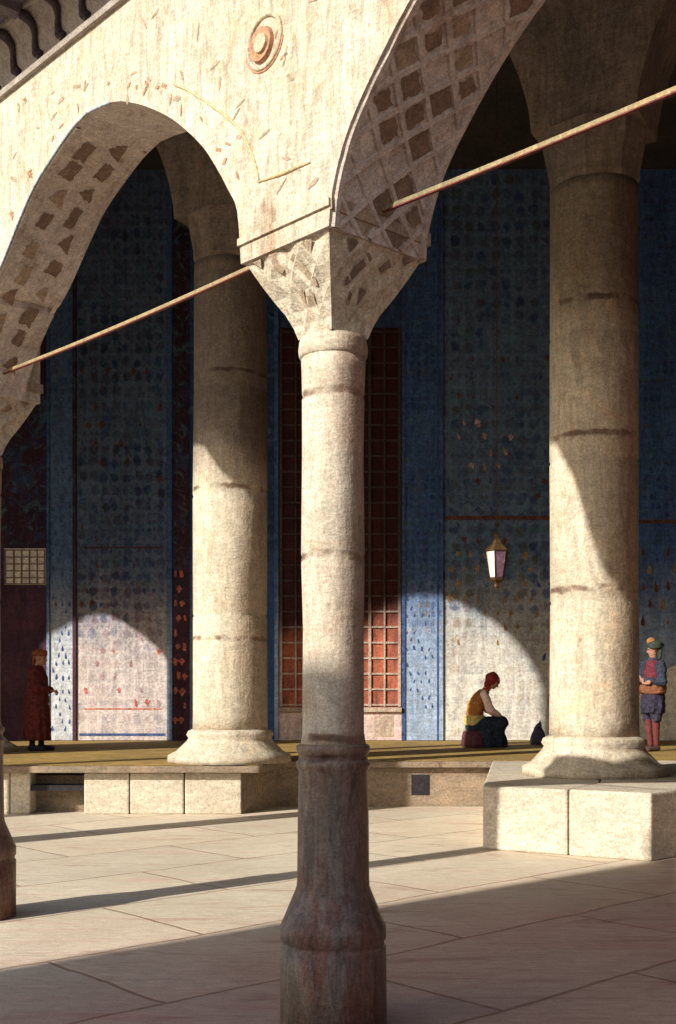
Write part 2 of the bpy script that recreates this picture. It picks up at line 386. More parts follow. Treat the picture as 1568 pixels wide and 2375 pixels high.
# impost blocks just over the capitals belong to the wall; mouldings
m = MB()
for n_ in (0, 1):
    t0 = n_ * B
    for (a0, a1, b0, b1) in ((-.012, A + .012, -.013, 0), (-.013, 0, .0005, A + .012)):
        lf = b1 == 0
        m.box(t0 + a0 - (0 if lf else .006), t0 + a1, b0, b1, 3.705 if lf else 3.69, 3.738 if lf else 3.75, 0 if lf else 1, F)
m.build('impost_band', [M['plaster'], M['soffit_mark2']], arc)
m = MB()
arcv = [(0.482, 3.965), (0.495, 4.023), (0.521, 4.088), (0.602, 4.228), (0.716, 4.346), (0.861, 4.464), (1.016, 4.584), (1.169, 4.681)]
m.tube([F(t, -.002, z) for t, z in smoothprof(arcv)], [.004 + .004 * math.sin(i / 31 * 3.1) + .0015 * math.sin(i * 1.7) for i in range(len(smoothprof(arcv)))], 8)
m.tube([F(t, -.002, z) for t, z in [(0.482, 3.965), (0.299, 3.947), (0.121, 3.935)]], [.005, .011, .004], 8)
m.build('archivolt_moulding', M['ochre'], arc)
# roundel
rc = MB()
def disc(mb, t, z, r, w, n=40, mi=0, depth=.02):
    v = [F(t + r * math.cos(2 * math.pi * k / n), w, z + r * math.sin(2 * math.pi * k / n)) for k in range(n)]
    v2 = [F(t + r * .93 * math.cos(2 * math.pi * k / n), w - depth, z + r * .93 * math.sin(2 * math.pi * k / n)) for k in range(n)]
    mb.add(v + v2, [(k, (k + 1) % n, n + (k + 1) % n, n + k) for k in range(n)] + [tuple(range(n, 2 * n))], mi)
def ring(mb, t, z, r, w, rr, mi=0, a0=0, a1=360):
    n = 48; mb.tube([F(t + r * math.cos(R(a0 + (a1 - a0) * k / n)), w, z + r * math.sin(R(a0 + (a1 - a0) * k / n))) for k in range(n + 1)], rr, 8, mi, cap=False)
ring(rc, .44, 4.60, .118, -.002, .012, 0)
rc.build('boss_ring', M['plaster'], arc)
rc = MB(); disc(rc, .455, 4.59, .082, 0, mi=0, depth=.02); disc(rc, .44, 4.585, .045, -.021, mi=1, depth=.012)
ring(rc, .44, 4.60, .134, 0, .006, 0, 190, 350)
rc.build('round_boss', [M['rust_mark'], plain('boss_core', (.5, .36, .24), px=.005)], arc)
# faded marks painted on the facade
fm = MB(); rnd = random.Random(3)
for k in range(90):
    t = rnd.uniform(.03, 3.2); z = rnd.uniform(3.75, 5.2)
    u = abs(t - (A + HS)); lim = 0
    for (uu, zz) in SP:
        if uu >= u: lim = zz
    if z < lim + .06: continue
    a = rnd.uniform(.02, .05); b = rnd.uniform(.006, .014); th = rnd.uniform(-.7, .7) + (1.57 if rnd.random() < .25 else 0)
    c, s_ = math.cos(th), math.sin(th)
    p = [(-a, -b * .4), (-a * .3, -b), (a, -b * .5), (a * .8, b * .6), (0, b), (-a * .8, b * .5)]
    fm.add([F(t + x * c - y * s_, -.0025, z + x * s_ + y * c) for x, y in p], [tuple(range(6))])
rm_ = MB()
for k in range(26):
    sd_ = 1 if k % 2 else -1; PP = prof_for(A + HS, sd_); i = rnd.randrange(6, len(PP) - 2); (u, z) = PP[i]
    dx, dz = PP[i + 1][0] - u, PP[i + 1][1] - z; l = math.hypot(dx, dz) or 1; off = rnd.uniform(.05, .13)
    t = A + HS + sd_ * (u + dz / l * off); z += -dx / l * off
    if t > 3.2: continue
    for m_ in range(2):
        a = rnd.uniform(.012, .035); b = rnd.uniform(.004, .009); th = rnd.uniform(-1.6, 1.6); c, s_ = math.cos(th), math.sin(th)
        p = [(-a, -b * .4), (-a * .3, -b), (a, -b * .5), (a * .8, b * .6), (0, b), (-a * .8, b * .5)]
        rm_.add([F(t + x * c - y * s_, -.003 - m_ * .0008, z + x * s_ + y * c) for x, y in p], [tuple(range(6))])
rm_.build('rust_stroke', M['rust_mark'], arc)
fm.build('faded_mark', M['mark_shade'], arc)
# brown lozenge stones set in the soffit of both visible arches
sf = MB(); rnd = random.Random(5)
def soffit_pt(tc, side, arc_s, wv, off):
    P = prof_for(tc, side); acc = 0
    if tc > 0: wv *= AW / A
    for i in range(len(P) - 1):
        d = math.dist(P[i], P[i + 1])
        if acc + d >= arc_s or i == len(P) - 2:
            q = (arc_s - acc) / d; u = P[i][0] + (P[i + 1][0] - P[i][0]) * q; z = P[i][1] + (P[i + 1][1] - P[i][1]) * q
            nx = (P[i + 1][1] - P[i][1]) / d; nz = -(P[i + 1][0] - P[i][0]) / d
            u -= nx * off; z -= nz * off
            return F(tc + side * u, wv, z)
        acc += d
rib = MB(); CS = .098
def rib_line(tc, side, s0, w0, s1, w1, wd, hh):
    n = max(2, int(abs(s1 - s0) / .05) + 1); ds, dw = s1 - s0, w1 - w0; l = math.hypot(ds, dw); ps, pw = -dw / l, ds / l
    v = []
    for k in range(n + 1):
        q = k / n; ss = s0 + ds * q; ww = w0 + dw * q; b = wd * (1 + .35 * noise.noise(Vector((ss * 9, ww * 9, side))))
        for e, off in ((-1, .0), (-.6, hh), (.6, hh), (1, .0)):
            v.append(soffit_pt(tc, side, max(.0, ss + ps * e * b), min(A, max(0, ww + pw * e * b)), off))
    rib.add(v, [(k * 4 + j, k * 4 + j + 1, k * 4 + 5 + j, k * 4 + 4 + j) for k in range(n) for j in range(3)])
for tc, side in ((A + HS, 1), (A + HS - B, 1), (A + HS - B, -1)):
    SMAX = 2.0
    if tc > 0:
        rib_line(tc, side, 0, .03, SMAX, .03, .018, .010); rib_line(tc, side, 0, .59, SMAX, .59, .018, .010)
        for i in range(10):
            for j in range(2):
                s0 = .14 + i * .19 + j * .09 + rnd.uniform(-.02, .02); w0 = .20 + j * .21 + rnd.uniform(-.02, .02); Q = []
                hs2 = rnd.uniform(.055, .082); hw2 = rnd.uniform(.05, .072)
                P = [(-hw2, -hs2 * .8), (hw2 * .7, -hs2), (hw2, hs2 * .8), (-hw2 * .6, hs2)] if rnd.random() < .6 else [(-hw2, -hs2 * .2), (hw2, -hs2), (hw2 * .6, hs2), (-hw2 * .4, hs2 * .5)]
                for (x0_, y0_), (x1_, y1_) in zip(P, P[1:] + P[:1]):
                    for q in range(5): Q.append((x0_ + (x1_ - x0_) * q / 5 + rnd.uniform(-.009, .009), y0_ + (y1_ - y0_) * q / 5 + rnd.uniform(-.009, .009)))
                sf.add([soffit_pt(tc, side, max(.01, s0 + y), w0 + x, .003) for x, y in Q], [tuple(range(len(Q)))], rnd.choice([0, 0, 1]))
        continue
    rib_line(tc, side, 0, .035, SMAX, .035, .022, .014); rib_line(tc, side, 0, .585, SMAX, .585, .022, .014)
    k = -3
    while k * 2 * CS < SMAX + .6:
        for sg in (1, -1):
            # a diagonal starting at w=.05 , s=k*2*CS running to w=.57
            sa, sb = k * 2 * CS, k * 2 * CS + .53; wa_, wb_ = (.045, .575) if sg == 1 else (.575, .045)
            if sb > .02 and sa < SMAX:
                q0 = max(0, (0 - sa) / (sb - sa)); q1 = min(1, (SMAX - sa) / (sb - sa))
                rib_line(tc, side, sa + (sb - sa) * q0, wa_ + (wb_ - wa_) * q0, sa + (sb - sa) * q1, wa_ + (wb_ - wa_) * q1, .016, .012)
        k += 1
    # diagonals s-w = 2k CS+c and s+w = 2j CS+c' -> diamond centres
    for k in range(-4, 14):
        for j in range(-2, 16):
            s0 = (.5 + k + j) * CS + .265 ; w0 = .31 + (j - k - 5.9) * CS + .49 * CS
            # centre solved from the two families
            u1 = (k + .5) * 2 * CS - .045; u2 = (j + .5) * 2 * CS + .575
            s0 = (u1 + u2) / 2; w0 = (u2 - u1) / 2
            if not (.07 < w0 < .55 and .03 < s0 < SMAX - .05): continue
            if rnd.random() < .16: continue
            h = CS * rnd.uniform(.50, .80); P = [(-h, 0), (0, -h), (h, 0), (0, h)]; Q = []
            for (x0_, y0_), (x1_, y1_) in zip(P, P[1:] + P[:1]):
                for q in range(4): Q.append((x0_ + (x1_ - x0_) * q / 4 + rnd.uniform(-.008, .008), y0_ + (y1_ - y0_) * q / 4 + rnd.uniform(-.008, .008)))
            Q = [(min(max(x, -w0 + .03), A - .03 - w0), y) for x, y in Q]
            sf.add([soffit_pt(tc, side, max(.01, s0 + y), w0 + x, .003) for x, y in Q], [tuple(range(len(Q)))], rnd.choice([0, 0, 1]))
sf.build('soffit_stone', [M['soffit_mark'], M['soffit_mark2']], arc, fix=False)
rib.build('soffit_rib', M['soffit'], arc)
et = MB(); et.tube([F(t, .004, z + .003) for t, z in archpts(A + HS) if t > 1.75], .008, 6)
et.build('arch_edge_trim', plain('grey_blue_edge', (.34, .38, .40), px=.005), arc)
# cove + eave
cv = MB()
T0, T1 = -7.6, 3.26
for i in range(6):
    a = i / 6; b = (i + 1) / 6
    f = lambda q: (-.13 * q ** 1.6, 5.34 + .24 * q)
    (w0, z0), (w1, z1) = f(a), f(b)
    cv.quad(F(T0, w0, z0), F(T1, w0, z0), F(T1, w1, z1), F(T0, w1, z1))
cv.build('cove', M['cove'], arc)
cv = MB(); cv.box(T0, T1, -.03, 0, 5.30, 5.338, 0, F); cv.box(T0, T1, -.15, -.128, 5.575, 5.61, 0, F)
cv.build('cornice_moulding', M['cove'], arc)
cv = MB(); cv.box(T0, T1, -.46, -.13, 5.60, 5.68, 0, F)
for k in range(24): cv.box(T0 + .2 + k * .45, T0 + .28 + k * .45, -.43, -.15, 5.55, 5.60, 0, F)
cv.box(T0, T1, -.49, -.46, 5.58, 5.76, 0, F)
cv.build('eave', M['eave'], arc)
for k in range(9):
    t = .9 + k * .27; b = MB()
    pts = []
    for j in range(22):
        q = j / 21; ang = q * 2 * math.pi
        x = .035 * math.sin(ang) ; s_ = q
        wv = -.13 * s_ ** 1.6 - .012; z = 5.36 + .2 * q
        pts.append(F(t + x, wv, z))
    b.tube(pts, [.016 + .014 * abs(math.cos(j / 21 * math.pi)) for j in range(22)], 8)
    b.ball(F(t + .03, -.03, 5.385), .026); b.ball(F(t - .03, -.125, 5.54), .028)
    b.build('scroll_bracket', M['bracket'], arc)

# front columns -------------------------------------------------------
def front_column(bay, label, name='slender_column'):
    c = C0 + (D1 + D2) * (A / 2) + D1 * (bay * B); c.z = 0
    r = empty(name, c); tag(r, label, 'column', 'slender columns carrying the front arcade')
    s = MB()
    prof = [(.156, 1.345), (.147, 1.40), (.145, 1.9), (.147, 2.213), (.1435, 2.228), (.147, 2.243), (.145, 2.7), (.147, 2.967), (.1425, 2.982), (.147, 2.997), (.151, 3.1), (.154, 3.16)]
    s.lathe(c, prof, 64, wob=.045); s.build('shaft', M['column'], r)
    s = MB(); s.lathe(c, [(.154, 3.16), (.161, 3.172), (.165, 3.20), (.161, 3.235), (.154, 3.255)], 48); s.build('neck_ring', M['column'], r)
    s = MB(); b0 = .116
    lv = [(b0, 3.255), (b0 * 1.14, 3.31), (.158, 3.37), (.200, 3.44), (.243, 3.52), (.282, 3.60), (.308, 3.66)]
    NC = 6
    for side_ in range(4):
        ca = [(-1, -1), (1, -1), (1, 1), (-1, 1)][side_]; cb = [(1, -1), (1, 1), (-1, 1), (-1, -1)][side_]
        nx_, ny_ = [(0, -1), (1, 0), (0, 1), (-1, 0)][side_]
        v = []
        for i, (h_, z_) in enumerate(lv):
            for k in range(NC + 1):
                q = k / NC; a_ = (ca[0] + (cb[0] - ca[0]) * q) * h_; b_ = (ca[1] + (cb[1] - ca[1]) * q) * h_
                d_ = 0
                if 0 < k < NC and 0 < i < len(lv) - 1: d_ = (.011 if (i + k) % 2 else -.012) * (h_ / .3)
                v.append(c + D1 * (a_ + nx_ * d_) + D2 * (b_ + ny_ * d_) + Vector((0, 0, z_)))
        f = []
        for i in range(len(lv) - 1):
            for k in range(NC):
                p0, p1, p2, p3 = i * (NC + 1) + k, i * (NC + 1) + k + 1, (i + 1) * (NC + 1) + k + 1, (i + 1) * (NC + 1) + k
                f += [(p0, p1, p2), (p0, p2, p3)] if (i + k) % 2 else [(p0, p1, p3), (p1, p2, p3)]
        s.add(v, f, 0)
    cap = s.build('capital', M['plaster'], r)
    # flat brown patches painted as groove shade on the two camera-side faces
    o = MB()
    def fp(face, u, q):   # u -1..1 across, q 0..1 up
        zz = 3.30 + q * .33
        for (h0, z0), (h1, z1) in zip(lv, lv[1:]):
            if z0 <= zz <= z1: h = h0 + (h1 - h0) * (zz - z0) / (z1 - z0); break
        if face == 0: return c + D1 * (u * h) - D2 * (h + .007) + Vector((0, 0, zz))
        return c - D1 * (h + .007) + D2 * (u * h) + Vector((0, 0, zz))
    for face in (0, 1):
        for sgn in (1,):
            for P in ([(-.62, .93), (-.34, .96), (-.46, .76), (-.56, .78)], [(-.02, .80), (-.14, .86), (-.56, .50), (-.6, .40), (-.5, .42)], [(.52, .82), (.36, .90), (.2, .72), (.3, .68)], [(.1, .42), (-.1, .44), (-.02, .22)], [(.85, .95), (.62, .95), (.72, .84)], [(-.3, .34), (-.42, .36), (-.36, .18)]):
                o.add([fp(face, u * sgn, q) for u, q in P], [tuple(range(len(P)))], face)
    o.build('groove_shade_patch', [M['mark_shade'], M['soffit_mark']], cap, fix=False)
    s = MB()
    prof = [(.252, 0), (.252, .395), (.243, .405), (.243, .425), (.252, .435), (.252, .49), (.246, .505), (.232, .535), (.182, .655), (.174, .68), (.172, .72), (.168, 1.0), (.163, 1.22), (.166, 1.226), (.176, 1.245), (.176, 1.262), (.164, 1.272), (.162, 1.295), (.171, 1.305), (.176, 1.325), (.172, 1.34), (.158, 1.347)]
    s.lathe(c, prof, 64, wob=.02); s.build('base', M['colbase'], r)
    return r
front_column(0, 'slender cream column with dark lower base standing nearest, in the middle of the picture')
front_column(1, 'slender column at the left edge, only a sliver of its shaft and base showing')
front_column(-1, 'slender column right of the view carrying the near end of the arcade')
front_column(-2, 'slender column furthest right behind the viewer under the arcade')

# tie rods ------------------------------------------------------------
for n_, lab in ((0, 'gilt iron tie rod across the left arch'), (-1, 'gilt iron tie rod rising across the right arch')):
    r = MB(); t0 = n_ * B + A - .02; t1 = (n_ + 1) * B + .02
    N = 12; rr = .014
    fr2 = lambda t, w_, z: F(t, A / 2 + w_, 3.77 + z - .02 * math.sin((t - t0) / (t1 - t0) * math.pi))
    for i in range(N):
        a = t0 + (t1 - t0) * i / N; b = t0 + (t1 - t0) * (i + 1) / N
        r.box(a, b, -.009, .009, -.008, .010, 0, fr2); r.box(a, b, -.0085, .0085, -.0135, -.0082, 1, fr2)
    for tt in (t0 + .03, t1 - .03):
        r.box(tt - .012, tt + .012, -.022, .022, -.024, .026, 1, fr2)
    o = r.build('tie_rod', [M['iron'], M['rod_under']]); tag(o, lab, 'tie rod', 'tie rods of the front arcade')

# ------------------------------------------------------------------ sun geometry
K = 1.15; TAN = .5
DS = Vector((K, 1, 0)).normalized(); E = Vector((DS.y, -DS.x, 0))
SUN = Vector((-DS.x, -DS.y, TAN)).normalized()

# unseen wall added along the arcade line, openings shaped to cast the sun patches
def back(xw, zw, Yp=WY):
    t = (xw - K * (Yp - C0.y) - C0.x) / (-.679 - K * .734)
    Y = C0.y + .734 * t; dist = (Yp - Y) * math.sqrt(1 + K * K)
    return t, zw + TAN * dist
def colback(x, Y, z): return back(x, z, Y)
pA = [(3.285, 5.0), (3.3, 5.9), (3.6, 6.3), (3.9, 6.6), (4.05, 7.1), (4.2, 7.6), (4.45, 8.0), (4.9, 8.3), (5.6, 8.7), (7.4, 8.8), (8.0, 7.1), (8.4, 7.15), (8.65, 7.35), (8.85, 7.62), (9.2, 7.72), (9.7, 7.3), (9.9, 6.5), (9.95, 5.0)]
Bp = [(1262, 1700), (1258, 1600), (1235, 1545), (1200, 1495), (1150, 1448), (1090, 1412), (1035, 1392), (990, 1386), (940, 1392), (895, 1415), (860, 1450), (845, 1500), (842, 1700)]
pB = [back(WX(X), WZ(y)) for X, y in Bp]
Cp = [(398, 1700), (396, 1545), (370, 1508), (330, 1475), (290, 1448), (258, 1433), (232, 1430), (205, 1436), (170, 1452), (130, 1474), (100, 1500), (90, 1560), (88, 1700)]
pC = [back(WX(X), WZ(y)) for X, y in Cp]
L = [(3.28, 4.9, TOP)] + [(t, z, TOP) for t, z in pA] + [(9.95, 0, TOP), (pB[0][0], 0, TOP)]
L += [(t, z, TOP) for t, z in pB] + [(pB[-1][0], 0, TOP), (pC[0][0], 0, TOP)] + [(t, z, TOP) for t, z in pC] + [(pC[-1][0], 0, TOP), (20.5, 0, TOP)]
ow = MB(); ow.curtain(L, .05, A - .05, F, 0, 0)
# fix: make the piers' jambs
o = ow.build('sun_mask_wall', M['outer']); tag(o, 'unseen stone wall added beyond the left edge, openings shaped to cast the sun patches', 'wall')
c = F(7.8, A / 2, 0); s = MB(); s.lathe(c, [(.3, 0), (.3, .5), (.25, .65), (.24, 1.3), (.24, 7.6), (.3, 8.0), (.3, 9)], 32)  # unseen pier added to lay a shadow band across the floor
tag(s.build('shadow_band_pier', M['column'], origin=c), 'unseen tall pier added beyond the left edge to cast a floor shadow band', 'pier')

# unseen house added behind the viewer, outline shaped to shade the foreground
def occ(a, s_, z): return DS * s_ + E * a + Vector((0, 0, z))
S0 = -8.0; h = MB()
al = [-6.0, -5.4, -4.55, -4.33, -4.28, -3.0, -1, 1.5, 4.5]
def topb(a): return (.776 * abs(a) + .10) if a < -4.40 else (3.46 if a < -2.5 else 3.0)
pts = [(a, topb(a) - TAN * S0) for a in al]
for (a, za), (b, zb) in zip(pts, pts[1:]):
    p = [occ(a, S0, 0), occ(b, S0, 0), occ(b, S0, zb), occ(a, S0, za), occ(a, S0 - 5, 0), occ(b, S0 - 5, 0), occ(b, S0 - 5, zb + .3), occ(a, S0 - 5, za + .3)]
    h.add(p, [(0, 1, 2, 3), (4, 7, 6, 5), (3, 2, 6, 7)])
wl = [(-6.0, 5.39), (-6.29, 6.77), (-6.29, topb(-6.29) - TAN * S0), (-6.0, topb(-6.0) - TAN * S0)]
h.add([occ(a, S0, z) for a, z in wl] + [occ(a, S0 - 5, z + (.3 if i > 1 else 0)) for i, (a, z) in enumerate(wl)], [(0, 1, 2, 3), (7, 6, 5, 4), (0, 4, 5, 1), (1, 5, 6, 2), (2, 6, 7, 3)])
a, za = pts[0]; h.quad(occ(a, S0, 0), occ(a, S0, za), occ(a, S0 - 5, za + .3), occ(a, S0 - 5, 0))
a, za = pts[-1]; h.quad(occ(a, S0, 0), occ(a, S0, za), occ(a, S0 - 5, za + .3), occ(a, S0 - 5, 0))
hs = empty('shade_caster_house', occ(0, S0, 0)); tag(hs, 'unseen stone house added behind the viewer, shaped to shade the foreground paving', 'house')
h.build('wall', M['outer'], hs)  # body of the added unseen shade-casting house
for a in (-5.2, -3.4, -1.6, .2, 2.0, 3.6):
    q = MB(); q.add([occ(a - .35, S0 + .01, 1.2), occ(a + .35, S0 + .01, 1.2), occ(a + .35, S0 + .01, 2.6), occ(a - .35, S0 + .01, 2.6)], [(0, 1, 2, 3)]); q.build('window', M['dark'], hs, fix=False)  # dark panel on the added unseen shade-casting house

# ------------------------------------------------------------------ roof + enclosure
def xy(v): return (v.x, v.y)
rf = MB(); rf.prism([xy(F(-7.9, .05, 0)), xy(F(20.6, .05, 0)), (-12, 23.2), (11.0, 23.2), (11.0, -1)], TOP + .002, TOP + .35)
tag(rf.build('portico_roof', M['ceiling']), 'dark boarded roof over the whole portico, lost in shadow above', 'roof')
ew = MB(); ew.box(10.0, 10.5, .2, WY + .5, 0, TOP)  # unseen wall added at the right end to stop skylight
tag(ew.build('skylight_blocker_wall', M['inner']), 'unseen dark wall added beyond the right edge to keep skylight out', 'wall')

# ------------------------------------------------------------------ terrace
TZ = .64
tr = empty('stone_terrace', (0, 15.9, 0)); tag(tr, 'raised stone terrace with straw-coloured matting along the foot of the tiled wall', 'terrace')
t = MB(); t.prism([(-13.5, 15.98), (-1.35, 15.98), (10, 15.98), (10, WY + .1), (-13.5, WY + .1)], 0, TZ - .11); t.build('terrace_wall', M['terrwall'], tr)
t = MB(); t.prism([(-13.5, 14.86), (-1.0, 14.86), (-.72, 15.86), (10, 15.86), (10, WY + .1), (-13.5, WY + .1)], TZ - .10, TZ - .012); t.build('coping', M['terrwall'], tr, bevel=.015)
t = MB(); t.prism([(-13.5, 14.93), (-1.03, 14.93), (-.78, 15.93), (10, 15.93), (10, WY - .02), (-13.5, WY - .02)], TZ - .008, TZ); t.build('matting', M['mat'], tr)
t = MB(); t.box(WX(955) * 15.9 / WY, WX(997) * 15.9 / WY, 15.972, 15.985, .16, .44); t.build('drain_opening', M['dark'], tr)
def BX(X, Y): return (X - 784) / FP * Y
bl = [(-60, 22), (24, 70), (195, 299), (302, 426), (429, 560)]
for i, (a, b) in enumerate(bl):
    t = MB(); t.box(BX(a, 15), BX(b, 15), 15.0, 15.965, 0, TZ - .104)
    o = t.build('bench_block', M['block'], tr, bevel=.018)
t = MB(); t.box(BX(69, 15), BX(196, 15), 15.3, 15.96, 0, TZ - .16); t.build('recess_back', M['terrwall'], tr)
t = MB(); t.box(BX(66, 15), BX(202, 15), 15.02, 15.3, .30, .37); t.build('recess_shadow_bar', M['dark'], tr)  # dark bar stands in for the slot shadow inside the recess
t = MB(); t.prism([(-1.25, 15.004), (-.84, 15.96), (-1.25, 15.96)], 0, TZ - .106); t.build('return_block', M['terrwall'], tr)

# right-hand plinth
N_ = Vector((2.92, 10.85, 0)); L_ = Vector((1.458, 11.7, 0))
pl = [(N_.x, N_.y), (N_.x + .734 * 5.2, N_.y + .679 * 5.2), (6.7, 15.84), (2.1, 15.84), (L_.x, L_.y)]
pr = empty('stone_plinth', (3, 12, 0)); tag(pr, 'big cream limestone plinth with one upright joint under the right-hand thick column', 'plinth')
mid = N_.lerp(L_, .475)
u = (L_ - N_).normalized(); nrm = Vector((-u.y, u.x, 0)); nrm = nrm if nrm.y > 0 else -nrm
t = MB(); q = mid - u * .006; qb = q + nrm * 1.0
t.prism([xy(N_), xy(N_ + Vector((.734, .679, 0)) * 5.2), (6.7, 15.84), (3.6, 15.84), xy(qb), xy(q)], 0, TZ); t.build('plinth_block', M['block'], pr, bevel=.02)
q = mid + u * .006; qb2 = q + nrm * 1.0
t = MB(); t.prism([xy(q), xy(qb2), (3.58, 15.84), (2.1, 15.84), xy(L_)], 0, TZ - .003); t.build('plinth_block', M['block'], pr, bevel=.02)

# ------------------------------------------------------------------ thick terrace columns + inner arcade
def big_column(x, y, z0, mat, label, rb=.50):
    r = empty('thick_column', (x, y, z0)); tag(r, label, 'column', 'thick columns of the inner arcade')
    s = MB(); zt = 7.3 - z0
    prof = [(rb * 1.0, .42), (rb, .6)]
    z = .6
    for j in (2.6, 4.2, 5.6):
        prof += [(rb * .995, j - z0 - .03), (rb * .97, j - z0), (rb * .995, j - z0 + .03)]
    prof += [(rb * .97, zt - .1), (rb * .97, zt)]
    s.lathe((x, y, z0), prof, 72, wob=.035); s.build('shaft', mat, r)
    s = MB(); s.lathe((x, y, z0), [(rb * 1.0, .44), (rb * 1.12, .41), (rb * 1.16, .36), (rb * 1.1, .32), (rb * 1.14, .28), (rb * 1.42, .14), (rb * 1.62, .09), (rb * 1.64, .0)][::-1], 8 * 9, wob=.05)
    s.build('base', mat, r)
    s = MB(); s.lathe((x, y, z0), [(rb * .99, zt), (rb * 1.03, zt + .06), (rb * 1.02, zt + .14), (rb * 1.16, zt + .5), (rb * 1.2, zt + .62)], 8, smooth=False, rot=R(22.5)); s.build('capital', M['inner'], r)
    return r
CR = Vector((2.93, 13.3, 0)); CL = Vector((-1.455, 15.7, 0))
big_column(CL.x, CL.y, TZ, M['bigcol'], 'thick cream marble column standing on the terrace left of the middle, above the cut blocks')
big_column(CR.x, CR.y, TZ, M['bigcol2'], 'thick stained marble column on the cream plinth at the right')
dv = CL - CR; BL = dv.length; dv.normalize(); nv = Vector((-dv.y, dv.x, 0)); nv = nv if nv.y > 0 else -nv
C3 = CL + dv * BL
big_column(C3.x, C3.y, TZ, M['bigcol'], 'thick marble column of the inner row hidden beyond the left edge')
def G(t_, w_, z_): return CR + dv * t_ + nv * w_ + Vector((0, 0, z_))
L = [(-.7, 7.92, TOP)]
L = [(-7.0, 0, TOP), (-6.2, 0, TOP), (-6.2, 7.92, TOP)]
for n_ in (-1, 0, 1, 2):
    c0 = n_ * BL + BL / 2; hs_ = BL / 2 - .6
    for k in range(25):
        a = math.pi * (1 - k / 24); u_ = math.cos(a); zz = 7.92 + 2.3 * (1 - abs(u_) ** 1.9) ** .62
        L.append((c0 + u_ * hs_, zz, TOP))
L.append((3 * BL + .6, 7.92, TOP))
L = sorted([q for q in L if q[0] > -.62 - BL + .1 or q[1] > 1], key=lambda q: q[0])
iw = MB(); iw.curtain(L, -.45, .45, G, 0, 0)
tag(iw.build('inner_arcade', M['inner']), 'dim brown wall of tall arches above the thick columns, deep in shade', 'arcade')

# ------------------------------------------------------------------ tiled wall
T = {}
ZR = (1.9, 4.4, (.17, .28, .50)); ZD = (2.3, 3.1, (.12, .10, .14))  # upper wall and shutters dimmed by height: interior shade painted in
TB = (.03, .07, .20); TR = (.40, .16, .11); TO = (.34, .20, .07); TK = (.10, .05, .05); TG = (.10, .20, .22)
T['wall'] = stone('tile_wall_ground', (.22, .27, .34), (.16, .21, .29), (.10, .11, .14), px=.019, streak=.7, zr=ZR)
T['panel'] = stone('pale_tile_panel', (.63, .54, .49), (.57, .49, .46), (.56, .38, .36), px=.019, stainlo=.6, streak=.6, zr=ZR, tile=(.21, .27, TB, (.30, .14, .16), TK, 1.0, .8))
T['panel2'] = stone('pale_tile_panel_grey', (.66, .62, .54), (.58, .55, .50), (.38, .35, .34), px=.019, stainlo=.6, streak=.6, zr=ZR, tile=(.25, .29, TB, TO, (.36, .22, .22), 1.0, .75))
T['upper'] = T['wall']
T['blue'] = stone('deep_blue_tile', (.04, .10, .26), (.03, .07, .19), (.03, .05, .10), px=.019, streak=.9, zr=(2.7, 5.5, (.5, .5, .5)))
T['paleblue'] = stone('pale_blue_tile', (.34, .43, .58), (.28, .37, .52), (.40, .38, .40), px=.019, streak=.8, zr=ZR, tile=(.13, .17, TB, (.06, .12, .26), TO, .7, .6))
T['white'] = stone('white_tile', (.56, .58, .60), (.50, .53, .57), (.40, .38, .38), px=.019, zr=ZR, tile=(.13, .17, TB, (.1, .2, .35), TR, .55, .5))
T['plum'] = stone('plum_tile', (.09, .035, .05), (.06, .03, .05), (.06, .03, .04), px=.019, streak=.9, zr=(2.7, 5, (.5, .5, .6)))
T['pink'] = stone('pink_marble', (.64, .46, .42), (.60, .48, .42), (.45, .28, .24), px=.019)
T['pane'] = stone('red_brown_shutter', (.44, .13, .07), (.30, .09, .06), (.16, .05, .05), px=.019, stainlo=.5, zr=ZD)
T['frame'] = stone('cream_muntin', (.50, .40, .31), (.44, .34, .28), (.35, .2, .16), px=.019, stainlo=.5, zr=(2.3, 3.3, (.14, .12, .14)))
T['mblue'] = plain('motif_blue', (.045, .08, .19), px=.019, var=.5)
T['mred'] = plain('motif_red', (.50, .14, .10), px=.019, var=.5)
T['mpink'] = plain('motif_pink', (.42, .26, .25), px=.019, var=.5)
T['mochre'] = plain('motif_ochre', (.27, .17, .08), px=.019, var=.5)
T['mbrown'] = plain('motif_brown', (.10, .045, .035), px=.019, var=.5)

TWO = empty('tiled_wall', (0, WY, TZ)); tag(TWO, 'tall blue tiled wall with flowered panels and a grilled window behind the columns', 'wall')
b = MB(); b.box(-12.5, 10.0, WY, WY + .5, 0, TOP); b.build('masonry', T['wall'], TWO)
def rect(mb, X0, X1, y0, y1, d=.02, mi=0):
    mb.box(WX(X0), WX(X1), WY - d, WY - .001, max(WZ(y1), TZ + .002), min(WZ(y0), TOP - .01), mi)
rnd = random.Random(11)
def drop(mb, X, y, s, mi, d, kind=0, rot=0):
    if kind == 0: P = [(0, -1.25), (.28, -.4), (.42, .25), (.3, .8), (0, 1), (-.32, .8), (-.42, .2), (-.25, -.45)]
    elif kind == 1: P = [(0, -1), (.5, -.5), (.9, -.1), (.45, .35), (.2, 1), (-.25, 1), (-.4, .3), (-.85, .0), (-.4, -.6)]
    else: P = [(-.35, -1), (.35, -.8), (.45, .8), (0, 1.1), (-.45, .7)]
    j = lambda: rnd.uniform(-.09, .09); c_, s_ = math.cos(rot), math.sin(rot)
    P = [(x + j(), q + j()) for x, q in P]; P = [(x * c_ - q * s_, x * s_ + q * c_) for x, q in P]
    v = [(WX(X + x * s), WY - d, WZ(y + q * s)) for x, q in P]
    mb.add(v, [tuple(range(len(v)))], mi)
